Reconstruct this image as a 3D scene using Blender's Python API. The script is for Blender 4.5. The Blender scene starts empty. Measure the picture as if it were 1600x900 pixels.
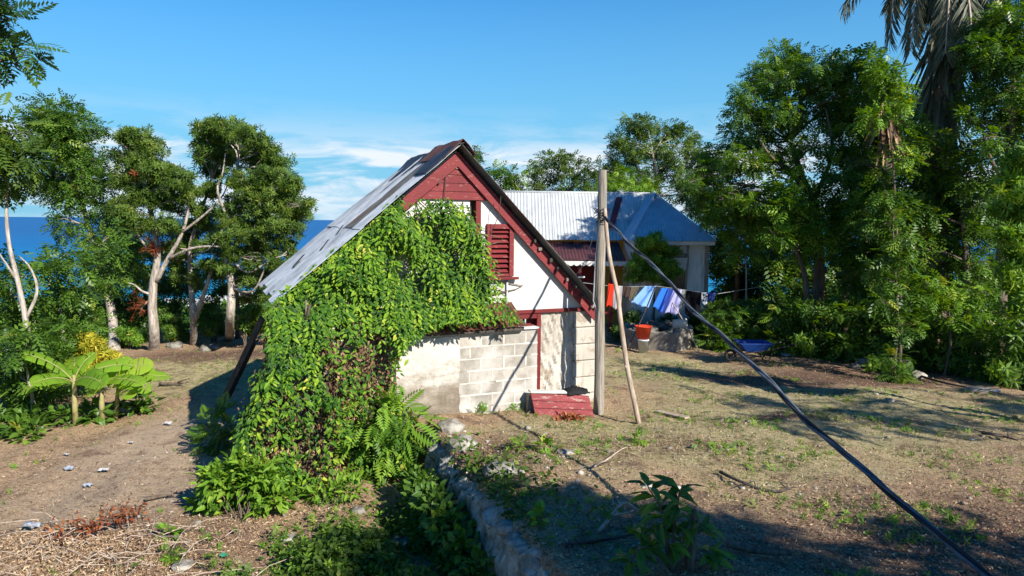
import bpy, math, random
import numpy as np
from mathutils import Vector, Matrix
random.seed(7)
S = bpy.context.scene
COL = S.collection
R = math.radians
# ------------------------------------------------------------------ camera
F = 1100.0; PITCH = R(5.45); ROLL = R(0.6); CH = 3.15
fwd = np.array([0, math.cos(PITCH), -math.sin(PITCH)])
r0 = np.array([1.0, 0, 0]); u0 = np.cross(r0, fwd)
cr = r0*math.cos(ROLL)+u0*math.sin(ROLL); cu = -r0*math.sin(ROLL)+u0*math.cos(ROLL)
CAM = np.array([0, 0, CH])
cam = bpy.data.cameras.new('camera'); camo = bpy.data.objects.new('camera', cam); COL.objects.link(camo)
M = Matrix.Identity(4)
for i in range(3):
    M[i][0] = cr[i]; M[i][1] = cu[i]; M[i][2] = -fwd[i]; M[i][3] = CAM[i]
camo.matrix_world = M
cam.sensor_width = 36; cam.lens = F/1600*36; cam.clip_start = 0.05; cam.clip_end = 60000
S.camera = camo
# ------------------------------------------------------------------ sky, sun, exposure
SUN_AZ, SUN_EL = 138.0, 33.5         # direction to the sun, clockwise from +Y
W = bpy.data.worlds.new('World'); S.world = W; W.use_nodes = True
nt = W.node_tree; nt.nodes.clear()
def N(nt, t, **k):
    n = nt.nodes.new(t)
    for a, b in k.items():
        if a.startswith('i_'): n.inputs[a[2:].replace('_', ' ')].default_value = b
        else: setattr(n, a, b)
    return n
sky = N(nt, 'ShaderNodeTexSky', sky_type='NISHITA', sun_disc=False, sun_elevation=R(SUN_EL), sun_rotation=R(SUN_AZ),
        air_density=1.0, dust_density=0.1, ozone_density=2.2, altitude=100)
hsv = N(nt, 'ShaderNodeHueSaturation', i_Saturation=1.5, i_Value=1.0)
tint = N(nt, 'ShaderNodeMixRGB', blend_type='MULTIPLY'); tint.inputs[0].default_value = 1; tint.inputs[2].default_value = (.80, 1.25, 1.50, 1)
nt.links.new(sky.outputs[0], hsv.inputs['Color']); nt.links.new(hsv.outputs[0], tint.inputs[1])
tc = N(nt, 'ShaderNodeTexCoord'); sep = N(nt, 'ShaderNodeSeparateXYZ'); nt.links.new(tc.outputs['Generated'], sep.inputs[0])
mp = N(nt, 'ShaderNodeMapping'); mp.inputs['Scale'].default_value = (3.2, 3.2, 17.0); mp.inputs['Location'].default_value = (0.6, 0.2, 0.0)
nt.links.new(tc.outputs['Generated'], mp.inputs[0])
n1 = N(nt, 'ShaderNodeTexNoise', i_Scale=2.0, i_Detail=9.0, i_Roughness=0.6, i_Distortion=0.5); nt.links.new(mp.outputs[0], n1.inputs['Vector'])
cr1 = N(nt, 'ShaderNodeValToRGB'); cr1.color_ramp.elements[0].position = 0.42; cr1.color_ramp.elements[1].position = 0.58
nt.links.new(n1.outputs[0], cr1.inputs[0])
band = N(nt, 'ShaderNodeValToRGB'); e = band.color_ramp.elements
e[0].position = 0.0; e[0].color = (0.55,)*3+(1,); e[1].position = 0.16; e[1].color = (0,)*3+(1,)
for p_, v_ in ((0.03, 0.8), (0.09, .95), (0.11, 0.30), (0.135, 0.10)):
    q = e.new(p_); q.color = (v_,)*3+(1,)
nt.links.new(sep.outputs[2], band.inputs[0])
mul = N(nt, 'ShaderNodeMath', operation='MULTIPLY'); nt.links.new(cr1.outputs[0], mul.inputs[0]); nt.links.new(band.outputs[0], mul.inputs[1])
# pale marine air low over the horizon, then the cloud layer on top of it
air = N(nt, 'ShaderNodeValToRGB'); e = air.color_ramp.elements; e[0].position = 0.0; e[0].color = (.95,)*3+(1,); e[1].position = 0.42; e[1].color = (0,)*3+(1,)
for p_, v_ in ((.08, .9), (.2, .55)): q = e.new(p_); q.color = (v_,)*3+(1,)
nt.links.new(sep.outputs[2], air.inputs[0])
mixa = N(nt, 'ShaderNodeMixRGB'); mixa.inputs[2].default_value = (2.0, 5.2, 7.6, 1)
nt.links.new(air.outputs[0], mixa.inputs[0]); nt.links.new(tint.outputs[0], mixa.inputs[1])
mix = N(nt, 'ShaderNodeMixRGB'); mix.inputs[2].default_value = (8.2, 8.7, 9.4, 1)
nt.links.new(mul.outputs[0], mix.inputs[0]); nt.links.new(mixa.outputs[0], mix.inputs[1])
bg = N(nt, 'ShaderNodeBackground', i_Strength=0.062); out = N(nt, 'ShaderNodeOutputWorld')
nt.links.new(mix.outputs[0], bg.inputs[0]); nt.links.new(bg.outputs[0], out.inputs[0])
sd = bpy.data.lights.new('sun', 'SUN'); sd.energy = 5.0; sd.angle = R(0.5); sd.color = (1.0, 0.94, 0.85)
so = bpy.data.objects.new('sun', sd); COL.objects.link(so)
tosun = Vector((math.sin(R(SUN_AZ))*math.cos(R(SUN_EL)), math.cos(R(SUN_AZ))*math.cos(R(SUN_EL)), math.sin(R(SUN_EL))))
so.rotation_euler = tosun.to_track_quat('Z', 'Y').to_euler(); so.location = (20, -20, 30)
S.view_settings.view_transform = 'Standard'; S.view_settings.look = 'None'; S.view_settings.exposure = 0.85; S.view_settings.gamma = 1
S.view_settings.use_curve_mapping = False
S.render.engine = 'CYCLES'; cy = S.cycles
cy.max_bounces = 6; cy.diffuse_bounces = 3; cy.glossy_bounces = 2; cy.transmission_bounces = 3; cy.transparent_max_bounces = 4
cy.use_denoising = True; cy.caustics_reflective = False; cy.caustics_refractive = False
# ------------------------------------------------------------------ geometry helpers
def ray(px, py): return fwd+cr*((px-800)/F)+cu*((450-py)/F)
def P(px, py, Y): d = ray(px, py); return CAM+d*(Y/d[1])
AX = R(24); G = np.array([math.cos(AX), math.sin(AX), 0]); D = np.array([-math.sin(AX), math.cos(AX), 0])
def L(u, w, z): return G*u+D*w+np.array([0, 0, z])
def UZ(px, py, w):
    d = ray(px, py); t = (w-CAM@D)/(d@D); q = CAM+d*t
    return float(q@G), float(q[2])
W0 = 10.72; WG = 11.22
def smooth(a): a = np.clip(a, 0, 1); return a*a*(3-2*a)
_rg = np.random.default_rng(3)
_waves = [(_rg.normal(0, 1, 2)*f, _rg.uniform(0, 6.28), a) for f, a in ((0.5, .02), (0.5, .02), (0.9, .025), (1.6, .02), (1.4, .02), (3, .012), (3.4, .012), (6, .007), (7, .007), (11, .005), (13, .004))]
XBY = [2, 5.3, 6.6, 7.9, 9.1, 10.72, 10.80, 13.25, 16, 20, 27]; XBX = [.75, .45, -.05, -.45, -.85, -1.35, -3.3, -4.42, -4.0, -3.0, -2.5]
def hz(x, y):
    x = np.asarray(x, float); y = np.asarray(y, float)
    yc = np.clip(y, 2, 27)
    yard = -0.085*np.exp(-((x-1.6)/1.7)**2-((y-12.1)/1.0)**2)-0.06*(yc-10.5)-0.03*np.clip(x-9, 0, 10)
    left = -0.80-0.02*(yc-14)-0.03*np.clip(-x-4, 0, 7)+0.10*np.clip((9.5-yc)/4, 0, 1)
    xb = np.interp(yc, XBY, XBX); wd = np.interp(yc, [0, 13.2, 17, 30], [.14, .14, 3.5, 4])
    z = left+(yard-left)*smooth((x-xb)/wd+.5)
    for k, ph, a in _waves: z = z+a*np.sin(k[0]*x+k[1]*y+ph)
    dx = np.maximum(np.maximum(np.interp(y, [13, 18, 24], [-10.5, -13.5, -14.5])-x, x-24), 0); dy = np.maximum(np.maximum(-30-y, y-27.5), 0)
    d = np.hypot(dx, dy)
    return z-np.interp(d, [0, 3, 10, 60, 125, 320, 615, 900, 3000], [0, .5, 2.6, 9.5, 17, 41, 70, 100, 130])
_T = np.arange(3.0, 70, 0.012)
def GH(px, py):
    d = ray(px, py); q = CAM[None, :]+d[None, :]*_T[:, None]
    h = q[:, 2] <= hz(q[:, 0], q[:, 1]); i = int(np.argmax(h)) if h.any() else len(_T)-1
    return q[i]
def GP(px, Y): q = P(px, 500, Y); q[2] = float(hz(q[0], q[1])); return q
def gz(x, y): return float(hz(x, y))
# ------------------------------------------------------------------ objects
def tag(o, label=None, cat=None, group=None, kind=None):
    if label: o['label'] = label
    if cat: o['category'] = cat
    if group: o['group'] = group
    if kind: o['kind'] = kind
    return o
def thing(name, loc, label, cat, group=None):
    o = bpy.data.objects.new(name, None); COL.objects.link(o); o.location = [float(v) for v in loc]; o.empty_display_size = .2
    return tag(o, label, cat, group)
def base_of(p):
    b = np.zeros(3)
    while p is not None: b += np.array(p.location); p = p.parent
    return b
def link(name, me, mat, parent, loc=None):
    o = bpy.data.objects.new(name, me); COL.objects.link(o)
    if mat is not None: me.materials.append(mat)
    if parent is not None: o.parent = parent
    elif loc is not None: o.location = [float(v) for v in loc]
    return o
def npmesh(name, V, faces_flat, counts, mat, parent=None, loc=None, tone=None, smooth_=False, attrs=None):
    base = base_of(parent) if parent is not None else (np.array(loc, float) if loc is not None else np.zeros(3))
    V = np.asarray(V, np.float64)-base
    me = bpy.data.meshes.new(name)
    me.vertices.add(len(V)); me.vertices.foreach_set('co', V.astype(np.float32).ravel())
    ff = np.asarray(faces_flat, np.int32); cn = np.asarray(counts, np.int32)
    me.loops.add(len(ff)); me.loops.foreach_set('vertex_index', ff)
    me.polygons.add(len(cn)); st = np.zeros(len(cn), np.int32); st[1:] = np.cumsum(cn)[:-1]
    me.polygons.foreach_set('loop_start', st)
    me.polygons.foreach_set('use_smooth', np.full(len(cn), bool(smooth_)))
    me.update(calc_edges=True)
    if tone is not None:
        a = me.attributes.new('tone', 'FLOAT', 'POINT'); a.data.foreach_set('value', np.asarray(tone, np.float32))
    for k, v in (attrs or {}).items():
        a = me.attributes.new(k, 'FLOAT', 'POINT'); a.data.foreach_set('value', np.asarray(v, np.float32))
    return link(name, me, mat, parent, loc)
class MB:
    def __init__(s): s.v = []; s.f = []; s.t = []
    def add(s, vs, fs, tone=0.5):
        n = len(s.v); s.v += [tuple(map(float, q)) for q in vs]; s.f += [tuple(i+n for i in f) for f in fs]; s.t += [tone]*len(vs); return s
    def hexa(s, q, tone=0.5):   # 8 corners: bottom 4 ccw, top 4 ccw
        return s.add(q, [(3, 2, 1, 0), (4, 5, 6, 7), (0, 1, 5, 4), (1, 2, 6, 5), (2, 3, 7, 6), (3, 0, 4, 7)], tone)
    def box(s, c, h, ax=(1, 0, 0), ay=(0, 1, 0), az=(0, 0, 1), tone=0.5):
        c = np.array(c, float); ax = np.array(ax, float)*h[0]; ay = np.array(ay, float)*h[1]; az = np.array(az, float)*h[2]
        return s.hexa([c-ax-ay-az, c+ax-ay-az, c+ax+ay-az, c-ax+ay-az, c-ax-ay+az, c+ax-ay+az, c+ax+ay+az, c-ax+ay+az], tone)
    def hbox(s, ua, ub, wa, wb, za, zb, tone=0.5):   # box in the small house's frame
        return s.hexa([L(ua, wa, za), L(ub, wa, za), L(ub, wb, za), L(ua, wb, za), L(ua, wa, zb), L(ub, wa, zb), L(ub, wb, zb), L(ua, wb, zb)], tone)
    def bar(s, a, b, w, h, up=(0, 0, 1), tone=0.5):
        a = np.array(a, float); b = np.array(b, float); d = b-a; l = np.linalg.norm(d); d = d/l
        sd_ = np.cross(d, up); sd_ = sd_/(np.linalg.norm(sd_)+1e-9); n = np.cross(sd_, d)
        return s.box((a+b)/2, (l/2, w/2, h/2), d, sd_, n, tone)
    def tube(s, pts, rad, n=7, tone=0.5, cap=True):
        pts = [np.array(p, float) for p in pts]; m = len(pts)
        rad = list(rad) if hasattr(rad, '__len__') else [rad]*m
        vs = []; ref = np.array([0.31, 0.17, 0.93])
        for i, p in enumerate(pts):
            d = pts[min(i+1, m-1)]-pts[max(i-1, 0)]; d = d/(np.linalg.norm(d)+1e-9)
            if abs(d@ref) > .95: ref = np.array([0.9, 0.1, 0.2])
            a = np.cross(d, ref); a /= np.linalg.norm(a); b = np.cross(d, a); ref = np.cross(a, d)
            for k in range(n):
                t = 2*math.pi*k/n; vs.append(p+rad[i]*(a*math.cos(t)+b*math.sin(t)))
        fs = [(i*n+k, i*n+(k+1) % n, (i+1)*n+(k+1) % n, (i+1)*n+k) for i in range(m-1) for k in range(n)]
        if cap: fs += [tuple(range(n))[::-1], tuple((m-1)*n+k for k in range(n))]
        return s.add(vs, fs, tone)
    def lathe(s, c, prof, n=16, tone=0.5):
        c = np.array(c, float); m = len(prof)
        vs = [c+np.array([r*math.cos(2*math.pi*k/n), r*math.sin(2*math.pi*k/n), z]) for r, z in prof for k in range(n)]
        return s.add(vs, [(i*n+k, i*n+(k+1) % n, (i+1)*n+(k+1) % n, (i+1)*n+k) for i in range(m-1) for k in range(n)], tone)
    def prism(s, poly, off, tone=0.5):
        off = np.array(off, float); n = len(poly); a = [np.array(q, float) for q in poly]
        return s.add(a+[q+off for q in a], [tuple(range(n)), tuple(range(2*n-1, n-1, -1))]+[(i, i+n, (i+1) % n+n, (i+1) % n) for i in range(n)], tone)
    def build(s, name, mat, parent=None, loc=None, sm=False):
        ff = [i for f in s.f for i in f]; cn = [len(f) for f in s.f]
        return npmesh(name, np.array(s.v), ff, cn, mat, parent, loc, s.t, sm)
def bevel(o, w=.008, seg=2):
    m = o.modifiers.new('bevel', 'BEVEL'); m.width = w; m.segments = seg; m.limit_method = 'ANGLE'; return o
def grid_solid(mb, grid, off, tone=0.5):
    nI = len(grid); nJ = len(grid[0]); off = np.array(off, float)
    top = [np.array(p, float) for r_ in grid for p in r_]; bot = [p+off for p in top]; n = nI*nJ
    fs = []
    for i in range(nI-1):
        for j in range(nJ-1):
            a, b, c, d = i*nJ+j, i*nJ+j+1, (i+1)*nJ+j+1, (i+1)*nJ+j
            fs.append((a, b, c, d)); fs.append((d+n, c+n, b+n, a+n))
    for j in range(nJ-1):
        fs.append((j+1, j, j+n, j+1+n)); q = (nI-1)*nJ; fs.append((q+j, q+j+1, q+j+1+n, q+j+n))
    for i in range(nI-1):
        fs.append((i*nJ, (i+1)*nJ, (i+1)*nJ+n, i*nJ+n)); q = nJ-1; fs.append(((i+1)*nJ+q, i*nJ+q, i*nJ+q+n, (i+1)*nJ+q+n))
    mb.add(top+bot, fs, tone)
def corrug(mb, e0, e1, t0, t1, n, amp, rows=6, tone=0.5, thick=.004, wob=0.0, seed=0):
    """corrugated sheet: e0-e1 lower edge, t0-t1 upper edge, n waves along the edge"""
    e0, e1, t0, t1 = [np.array(q, float) for q in (e0, e1, t0, t1)]
    nn = np.cross(e1-e0, t0-e0); nn /= np.linalg.norm(nn)
    if nn[2] < 0: nn = -nn
    rg = np.random.default_rng(seed); cols = n*4; g = []
    wv = rg.normal(0, wob, (rows+1, 4))
    for i in range(rows+1):
        s_ = i/rows; row = []
        for j in range(cols+1):
            t = j/cols; p = (e0*(1-t)+e1*t)*(1-s_)+(t0*(1-t)+t1*t)*s_
            row.append(p+nn*(amp*math.sin(2*math.pi*n*t)+wv[i][0]*math.sin(3*t+wv[i][1]*60)))
        g.append(row)
    grid_solid(mb, g, -nn*thick, tone)
# ------------------------------------------------------------------ materials
MATS = {}
def mat(name): m = bpy.data.materials.new(name); m.use_nodes = True; m.node_tree.nodes.clear(); MATS[name] = m; return m, m.node_tree
def ramp(nt, stops, src=None, interp='LINEAR'):
    r = N(nt, 'ShaderNodeValToRGB'); el = r.color_ramp.elements; r.color_ramp.interpolation = interp
    el[0].position = stops[0][0]; el[0].color = (*stops[0][1], 1); el[1].position = stops[-1][0]; el[1].color = (*stops[-1][1], 1)
    for p_, c_ in stops[1:-1]: q = el.new(p_); q.color = (*c_, 1)
    if src is not None: nt.links.new(src, r.inputs[0])
    return r
def noise(nt, scale, detail=5, rough=.6, dist=0, vec=None, sc3=None):
    n = N(nt, 'ShaderNodeTexNoise', i_Scale=scale, i_Detail=detail, i_Roughness=rough, i_Distortion=dist)
    t = N(nt, 'ShaderNodeTexCoord'); v = t.outputs['Object']
    if sc3 is not None:
        m = N(nt, 'ShaderNodeMapping'); m.inputs['Scale'].default_value = sc3; nt.links.new(v, m.inputs[0]); v = m.outputs[0]
    nt.links.new(v, n.inputs['Vector']); return n
def mixc(nt, f, a, b, mode='MIX'):
    m = N(nt, 'ShaderNodeMixRGB', blend_type=mode)
    for i, x in ((0, f), (1, a), (2, b)):
        if hasattr(x, 'node'): nt.links.new(x, m.inputs[i])
        else: m.inputs[i].default_value = x if i == 0 else (*x, 1)
    return m.outputs[0]
def finish(nt, col, rough=.7, bump=None, bstr=.3, bdist=.02, spec=.2, metal=0, transl=0, tcol=None):
    b = N(nt, 'ShaderNodeBsdfPrincipled'); o = N(nt, 'ShaderNodeOutputMaterial')
    if hasattr(col, 'node'): nt.links.new(col, b.inputs['Base Color'])
    else: b.inputs['Base Color'].default_value = (*col, 1)
    if hasattr(rough, 'node'): nt.links.new(rough, b.inputs['Roughness'])
    else: b.inputs['Roughness'].default_value = rough
    b.inputs['Specular IOR Level'].default_value = spec; b.inputs['Metallic'].default_value = metal
    if bump is not None:
        bn = N(nt, 'ShaderNodeBump', i_Strength=bstr, i_Distance=bdist); nt.links.new(bump, bn.inputs['Height']); nt.links.new(bn.outputs[0], b.inputs['Normal'])
    sh = b.outputs[0]
    if transl:
        t = N(nt, 'ShaderNodeBsdfTranslucent'); nt.links.new(tcol if tcol is not None else col, t.inputs[0])
        m = N(nt, 'ShaderNodeMixShader', i_Fac=transl); nt.links.new(sh, m.inputs[1]); nt.links.new(t.outputs[0], m.inputs[2]); sh = m.outputs[0]
    nt.links.new(sh, o.inputs[0])
def simple(name, stops, scale=3, detail=6, rough=.8, bump=.3, bdist=.02, spec=.25, metal=0, sc3=None, dist=0, tone=0.0):
    m, t = mat(name); n = noise(t, scale, detail, .65, dist, sc3=sc3); r = ramp(t, stops, n.outputs[0]); c = r.outputs[0]
    if tone:
        a = N(t, 'ShaderNodeAttribute', attribute_name='tone'); rr = ramp(t, [(0, (1-tone,)*3), (1, (1+tone,)*3)], a.outputs['Fac']); c = mixc(t, 1.0, c, rr.outputs[0], 'MULTIPLY')
    finish(t, c, rough, n.outputs[0], bump, bdist, spec, metal); return m
def leafmat(name, stops, rough=.5, spec=.2, transl=.26):
    m, t = mat(name); a = N(t, 'ShaderNodeAttribute', attribute_name='tone')
    r = ramp(t, stops, a.outputs['Fac'])
    h = N(t, 'ShaderNodeHueSaturation', i_Hue=.485, i_Saturation=1.15, i_Value=1.7); t.links.new(r.outputs[0], h.inputs['Color'])
    finish(t, r.outputs[0], rough, spec=spec, transl=transl, tcol=h.outputs[0]); return m
leaf_mid = leafmat('leaf_mid', [(0, (.030, .066, .012)), (.35, (.058, .128, .016)), (.7, (.11, .21, .024)), (.93, (.20, .29, .035)), (1, (.32, .32, .05))], rough=.42, spec=.32, transl=.34)
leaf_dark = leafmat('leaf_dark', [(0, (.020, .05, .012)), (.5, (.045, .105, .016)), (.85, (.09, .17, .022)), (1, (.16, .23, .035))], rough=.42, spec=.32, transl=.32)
leaf_olive = leafmat('leaf_olive', [(0, (.03, .06, .012)), (.5, (.075, .135, .018)), (.85, (.13, .19, .025)), (1, (.20, .23, .04))])
leaf_bright = leafmat('leaf_bright', [(0, (.05, .12, .012)), (.5, (.13, .25, .022)), (.9, (.23, .34, .035)), (1, (.34, .36, .06))])
leaf_vine = leafmat('leaf_vine', [(0, (.014, .045, .006)), (.35, (.042, .12, .008)), (.65, (.15, .275, .014)), (.88, (.30, .39, .028)), (1, (.45, .43, .07))], rough=.5)
leaf_yellow = leafmat('leaf_yellow', [(0, (.20, .22, .02)), (.5, (.42, .38, .03)), (1, (.62, .52, .06))])
leaf_dry = leafmat('leaf_dry', [(0, (.12, .065, .035)), (.35, (.30, .19, .105)), (.8, (.52, .38, .235)), (1, (.62, .50, .34))], rough=.7, transl=.15)
leaf_rust = leafmat('leaf_rust', [(0, (.09, .022, .010)), (.6, (.22, .06, .022)), (1, (.36, .15, .06))], rough=.7, transl=.2)
leaf_banana = leafmat('leaf_banana', [(0, (.11, .23, .02)), (.6, (.20, .35, .03)), (1, (.34, .42, .05))], rough=.35, transl=.42)
frond_grey = leafmat('frond_grey', [(0, (.05, .055, .03)), (.5, (.11, .12, .075)), (1, (.26, .25, .18))], rough=.5, transl=.15)
straw = leafmat('straw', [(0, (.20, .14, .08)), (.35, (.38, .29, .165)), (.68, (.50, .42, .25)), (.82, (.28, .30, .09)), (1, (.14, .22, .035))], rough=.8, transl=.2)
bark_pale = simple('bark_pale', [(.27, (.10, .08, .06)), (.45, (.28, .235, .19)), (.66, (.52, .465, .40))], 5, 8, .85, .7, .05, sc3=(3, 3, .5))
bark_brown = simple('bark_brown', [(.3, (.05, .036, .026)), (.5, (.12, .09, .065)), (.7, (.22, .17, .125))], 5, 8, .9, .8, .05, sc3=(3, 3, .6))
bark_palm = simple('bark_palm', [(.3, (.06, .045, .032)), (.5, (.16, .12, .09)), (.7, (.30, .24, .19))], 9, 8, .9, .9, .05, sc3=(1.5, 1.5, 1))
banana_stem = simple('banana_stem', [(.3, (.10, .08, .03)), (.5, (.28, .25, .10)), (.75, (.40, .34, .18))], 6, 6, .6, .3)
wood_grey = simple('wood_grey', [(.3, (.09, .075, .06)), (.5, (.24, .21, .17)), (.7, (.38, .34, .28))], 6, 8, .85, .6, .02, sc3=(5, 5, .35))
wood_dark = simple('wood_dark', [(.3, (.025, .02, .017)), (.6, (.08, .065, .055)), (.75, (.19, .16, .14))], 5, 8, .85, .5, .02, sc3=(4, 4, .5))
stick_wood = simple('stick_wood', [(.3, (.20, .14, .10)), (.5, (.36, .28, .21)), (.7, (.52, .43, .34))], 5, 8, .85, .5, .02, sc3=(3, 3, .6))
def painted(name, base, worn, amount=.62, scale=4, rough=.6, sc3=None, streak=None):
    m, t = mat(name); n = noise(t, scale, 9, .7, sc3=sc3); n2 = noise(t, scale*.4, 4, .5); n3 = noise(t, 45, 3, .6)
    b2 = ramp(t, [(.3, tuple(c*.72 for c in base)), (.6, base), (.8, tuple(min(1, c*1.12) for c in base))], n2.outputs[0])
    k = ramp(t, [(amount, (0, 0, 0)), (amount+.07, (1, 1, 1))], n.outputs[0])
    c = mixc(t, k.outputs[0], b2.outputs[0], worn)
    if streak:
        s3 = noise(t, 3, 6, .6, sc3=(4, 4, .35)); sk = ramp(t, [(.5, (0, 0, 0)), (.72, (.75,)*3)], s3.outputs[0]); c = mixc(t, sk.outputs[0], c, streak)
    ad = N(t, 'ShaderNodeMath', operation='ADD'); t.links.new(n.outputs[0], ad.inputs[0]); t.links.new(n3.outputs[0], ad.inputs[1])
    finish(t, c, rough, ad.outputs[0], .25, .01); return m
red_paint = painted('red_paint', (.19, .030, .032), (.26, .13, .11), .58, 5, .55, sc3=(1.5, 1.5, 5))
red_dark = painted('red_dark', (.15, .022, .022), (.12, .06, .05), .6, 5, .6)
red_plank = painted('red_plank', (.25, .05, .052), (.32, .20, .17), .55, 5, .75, sc3=(1.5, 1.5, 6))
white_wall = painted('white_wall', (.60, .575, .53), (.42, .38, .32), .66, 2.6, .85, streak=(.47, .44, .39))
white_trim = painted('white_trim', (.62, .60, .56), (.36, .32, .27), .64, 5, .7)
stone_plaster = painted('stone_plaster', (.50, .455, .385), (.30, .25, .19), .54, 3.2, .9, streak=(.24, .21, .17))
limestone = simple('limestone', [(.28, (.07, .06, .045)), (.45, (.22, .195, .155)), (.58, (.38, .35, .295)), (.72, (.52, .48, .42))], 5, 12, .95, 1.0, .06)
stone_grey = simple('stone_grey', [(.28, (.04, .042, .03)), (.46, (.13, .12, .095)), (.6, (.25, .235, .20)), (.75, (.40, .37, .32))], 6, 10, .9, .7, .04, tone=.3)
concrete = simple('concrete', [(.3, (.12, .11, .09)), (.55, (.24, .215, .18)), (.75, (.36, .33, .28))], 4, 8, .9, .4, .02)
yellow_wall = simple('yellow_wall', [(.3, (.34, .20, .04)), (.6, (.48, .31, .08))], 2, 5, .8, .1)
pale_wall = painted('pale_wall', (.66, .65, .62), (.30, .29, .27), .6, 1.6, .85, streak=(.25, .24, .22))
black_cloth = simple('black_cloth', [(.3, (.006, .006, .007)), (.7, (.015, .015, .016))], 8, 4, .8, .2)
glass_dark = simple('glass_dark', [(.3, (.01, .012, .014)), (.7, (.03, .032, .035))], 3, 3, .2, 0, spec=.5)
pipe_grey = simple('pipe_grey', [(.3, (.25, .26, .27)), (.7, (.42, .43, .44))], 6, 4, .5, .1)
cable_black = simple('cable_black', [(.3, (.012, .012, .015)), (.7, (.03, .03, .035))], 8, 4, .7, .2, spec=.2)
cable_sheen_grey = simple('cable_sheen_grey', [(.3, (.035, .042, .055)), (.7, (.13, .15, .18))], 8, 4, .7, .2, spec=.2)  # blue-grey sheath, lightened so the colour carries the cables' sheen
def plain(name, c, rough=.6, var=.25, scale=5, spec=.3): return simple(name, [(.3, tuple(x*(1-var) for x in c)), (.7, c)], scale, 5, rough, .1, .01, spec)
# weathered corrugated metals: streaks run down the slope (long axis), tone differs per sheet
def zinc(name, a, b, c, rust=None, rough=.5, metal=.35, rustpos=.62, tone=.35, dirv=(1, 1, .3)):
    m, t = mat(name); n = noise(t, 3.0, 9, .65, sc3=dirv); n2 = noise(t, 1.1, 5, .55); at = N(t, 'ShaderNodeAttribute', attribute_name='tone')
    r = ramp(t, [(.28, a), (.5, b), (.72, c)], n.outputs[0]); col = r.outputs[0]
    tr = ramp(t, [(0, (1-tone,)*3), (1, (1+tone*.4,)*3)], at.outputs['Fac']); col = mixc(t, 1.0, col, tr.outputs[0], 'MULTIPLY')
    if rust:
        k = ramp(t, [(rustpos, (0, 0, 0)), (rustpos+.1, (.8,)*3)], n2.outputs[0]); col = mixc(t, k.outputs[0], col, rust)
    finish(t, col, rough, n.outputs[0], .12, .01, .4, metal); return m
zinc_grey = zinc('zinc_grey', (.19, .21, .225), (.34, .37, .395), (.47, .50, .52), (.13, .12, .11), .55, .10, .62)
zinc_old = zinc('zinc_old', (.05, .055, .055), (.12, .125, .12), (.22, .22, .20), (.13, .07, .04), .65, .2, .58)
zinc_black = zinc('zinc_black', (.012, .013, .015), (.035, .036, .04), (.09, .09, .095), (.10, .04, .03), .6, .2, .62)
zinc_rust = zinc('zinc_rust', (.05, .018, .012), (.14, .05, .03), (.26, .12, .08), (.03, .015, .012), .75, .1, .6)
zinc_white = zinc('zinc_white', (.36, .38, .37), (.45, .465, .455), (.53, .54, .53), (.32, .33, .32), .55, .1, .62, .12)
zinc_shade_blue = zinc('zinc_shade_blue', (.34, .38, .42), (.42, .46, .50), (.52, .56, .59), (.32, .33, .34), .5, .2, .66, .2)  # white zinc, with a slight blue of sky-lit shade put into its colour
zinc_maroon = zinc('zinc_maroon', (.055, .018, .018), (.085, .027, .027), (.12, .042, .04), (.06, .02, .02), .6, .1, .62, .25)
# ------------------------------------------------------------------ foliage templates  (x along leaf, y across, z normal)
def leaf_t(w=.42, fold=.12, droop=.18):
    v = [(0, 0, 0), (.38, -w/2, fold*.6-droop*.1), (.38, w/2, fold*.6-droop*.1), (.5, 0, -droop*.15), (1, 0, -droop), (.75, -w*.33, fold*.3-droop*.5), (.75, w*.33, fold*.3-droop*.5)]
    return np.array(v, float), [(0, 1, 3), (0, 3, 2), (1, 5, 4, 3), (3, 4, 6, 2)]
def pinnate_t(pairs=6, ll=.34, lw=.13, droop=.35, ang=58):
    v = []; f = []; a = R(ang)
    for i in range(pairs):
        x = .18+.75*i/(pairs-1); z = -droop*x*x; k = math.sin(math.pi*(.25+.65*i/(pairs-1)))
        for s in (-1, 1):
            d = np.array([math.cos(a), s*math.sin(a), -.25]); q = np.array([-math.sin(a), s*math.cos(a), 0]); b = np.array([x, 0, z]); n = len(v); l = ll*k+.08
            v += [b, b+d*l*.5-q*lw/2, b+d*l, b+d*l*.5+q*lw/2]; f.append((n, n+1, n+2, n+3) if s > 0 else (n+3, n+2, n+1, n))
    n = len(v); z = -droop*.9; v += [np.array(q) for q in ((.9, 0, z), (1.0, -lw/2, z-.05), (1.18, 0, z-.15), (1.0, lw/2, z-.05))]; f.append((n, n+1, n+2, n+3))
    return np.array(v, float), f
def whorl_t(n=7, w=.30, rise=.5, seed=1):
    rg = np.random.default_rng(seed); v = []; f = []
    for i in range(n):
        t = 2*math.pi*i/n+rg.uniform(-.3, .3); el = rg.uniform(-.25, .75)*rise*2-.1; l = rg.uniform(.55, .8); o = rg.uniform(.0, .35)
        d = np.array([math.sin(el), math.cos(t)*math.cos(el), math.sin(t)*math.cos(el)]); q = np.cross(d, [1, 0, 0]); q /= np.linalg.norm(q)+1e-6; m = np.cross(d, q)
        b = np.array([o, 0, 0]); k = len(v)
        v += [b, b+d*l*.45-q*w*l/2+m*.03, b+d*l-m*.08*0, b+d*l*.45+q*w*l/2+m*.03]; f.append((k, k+1, k+2, k+3))
    return np.array(v, float), f
T_LEAF = leaf_t(); T_WIDE = leaf_t(.55, .10, .22); T_LONG = leaf_t(.26, .06, .3); T_PIN = pinnate_t(); T_PINF = pinnate_t(8, .30, .105, .25, 62); T_WH = whorl_t(); T_WH2 = whorl_t(8, .34, .5, 5)
T_PS = pinnate_t(4, .40, .17, .35, 55); T_FAR = whorl_t(6, .5, .6, 9)
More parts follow.
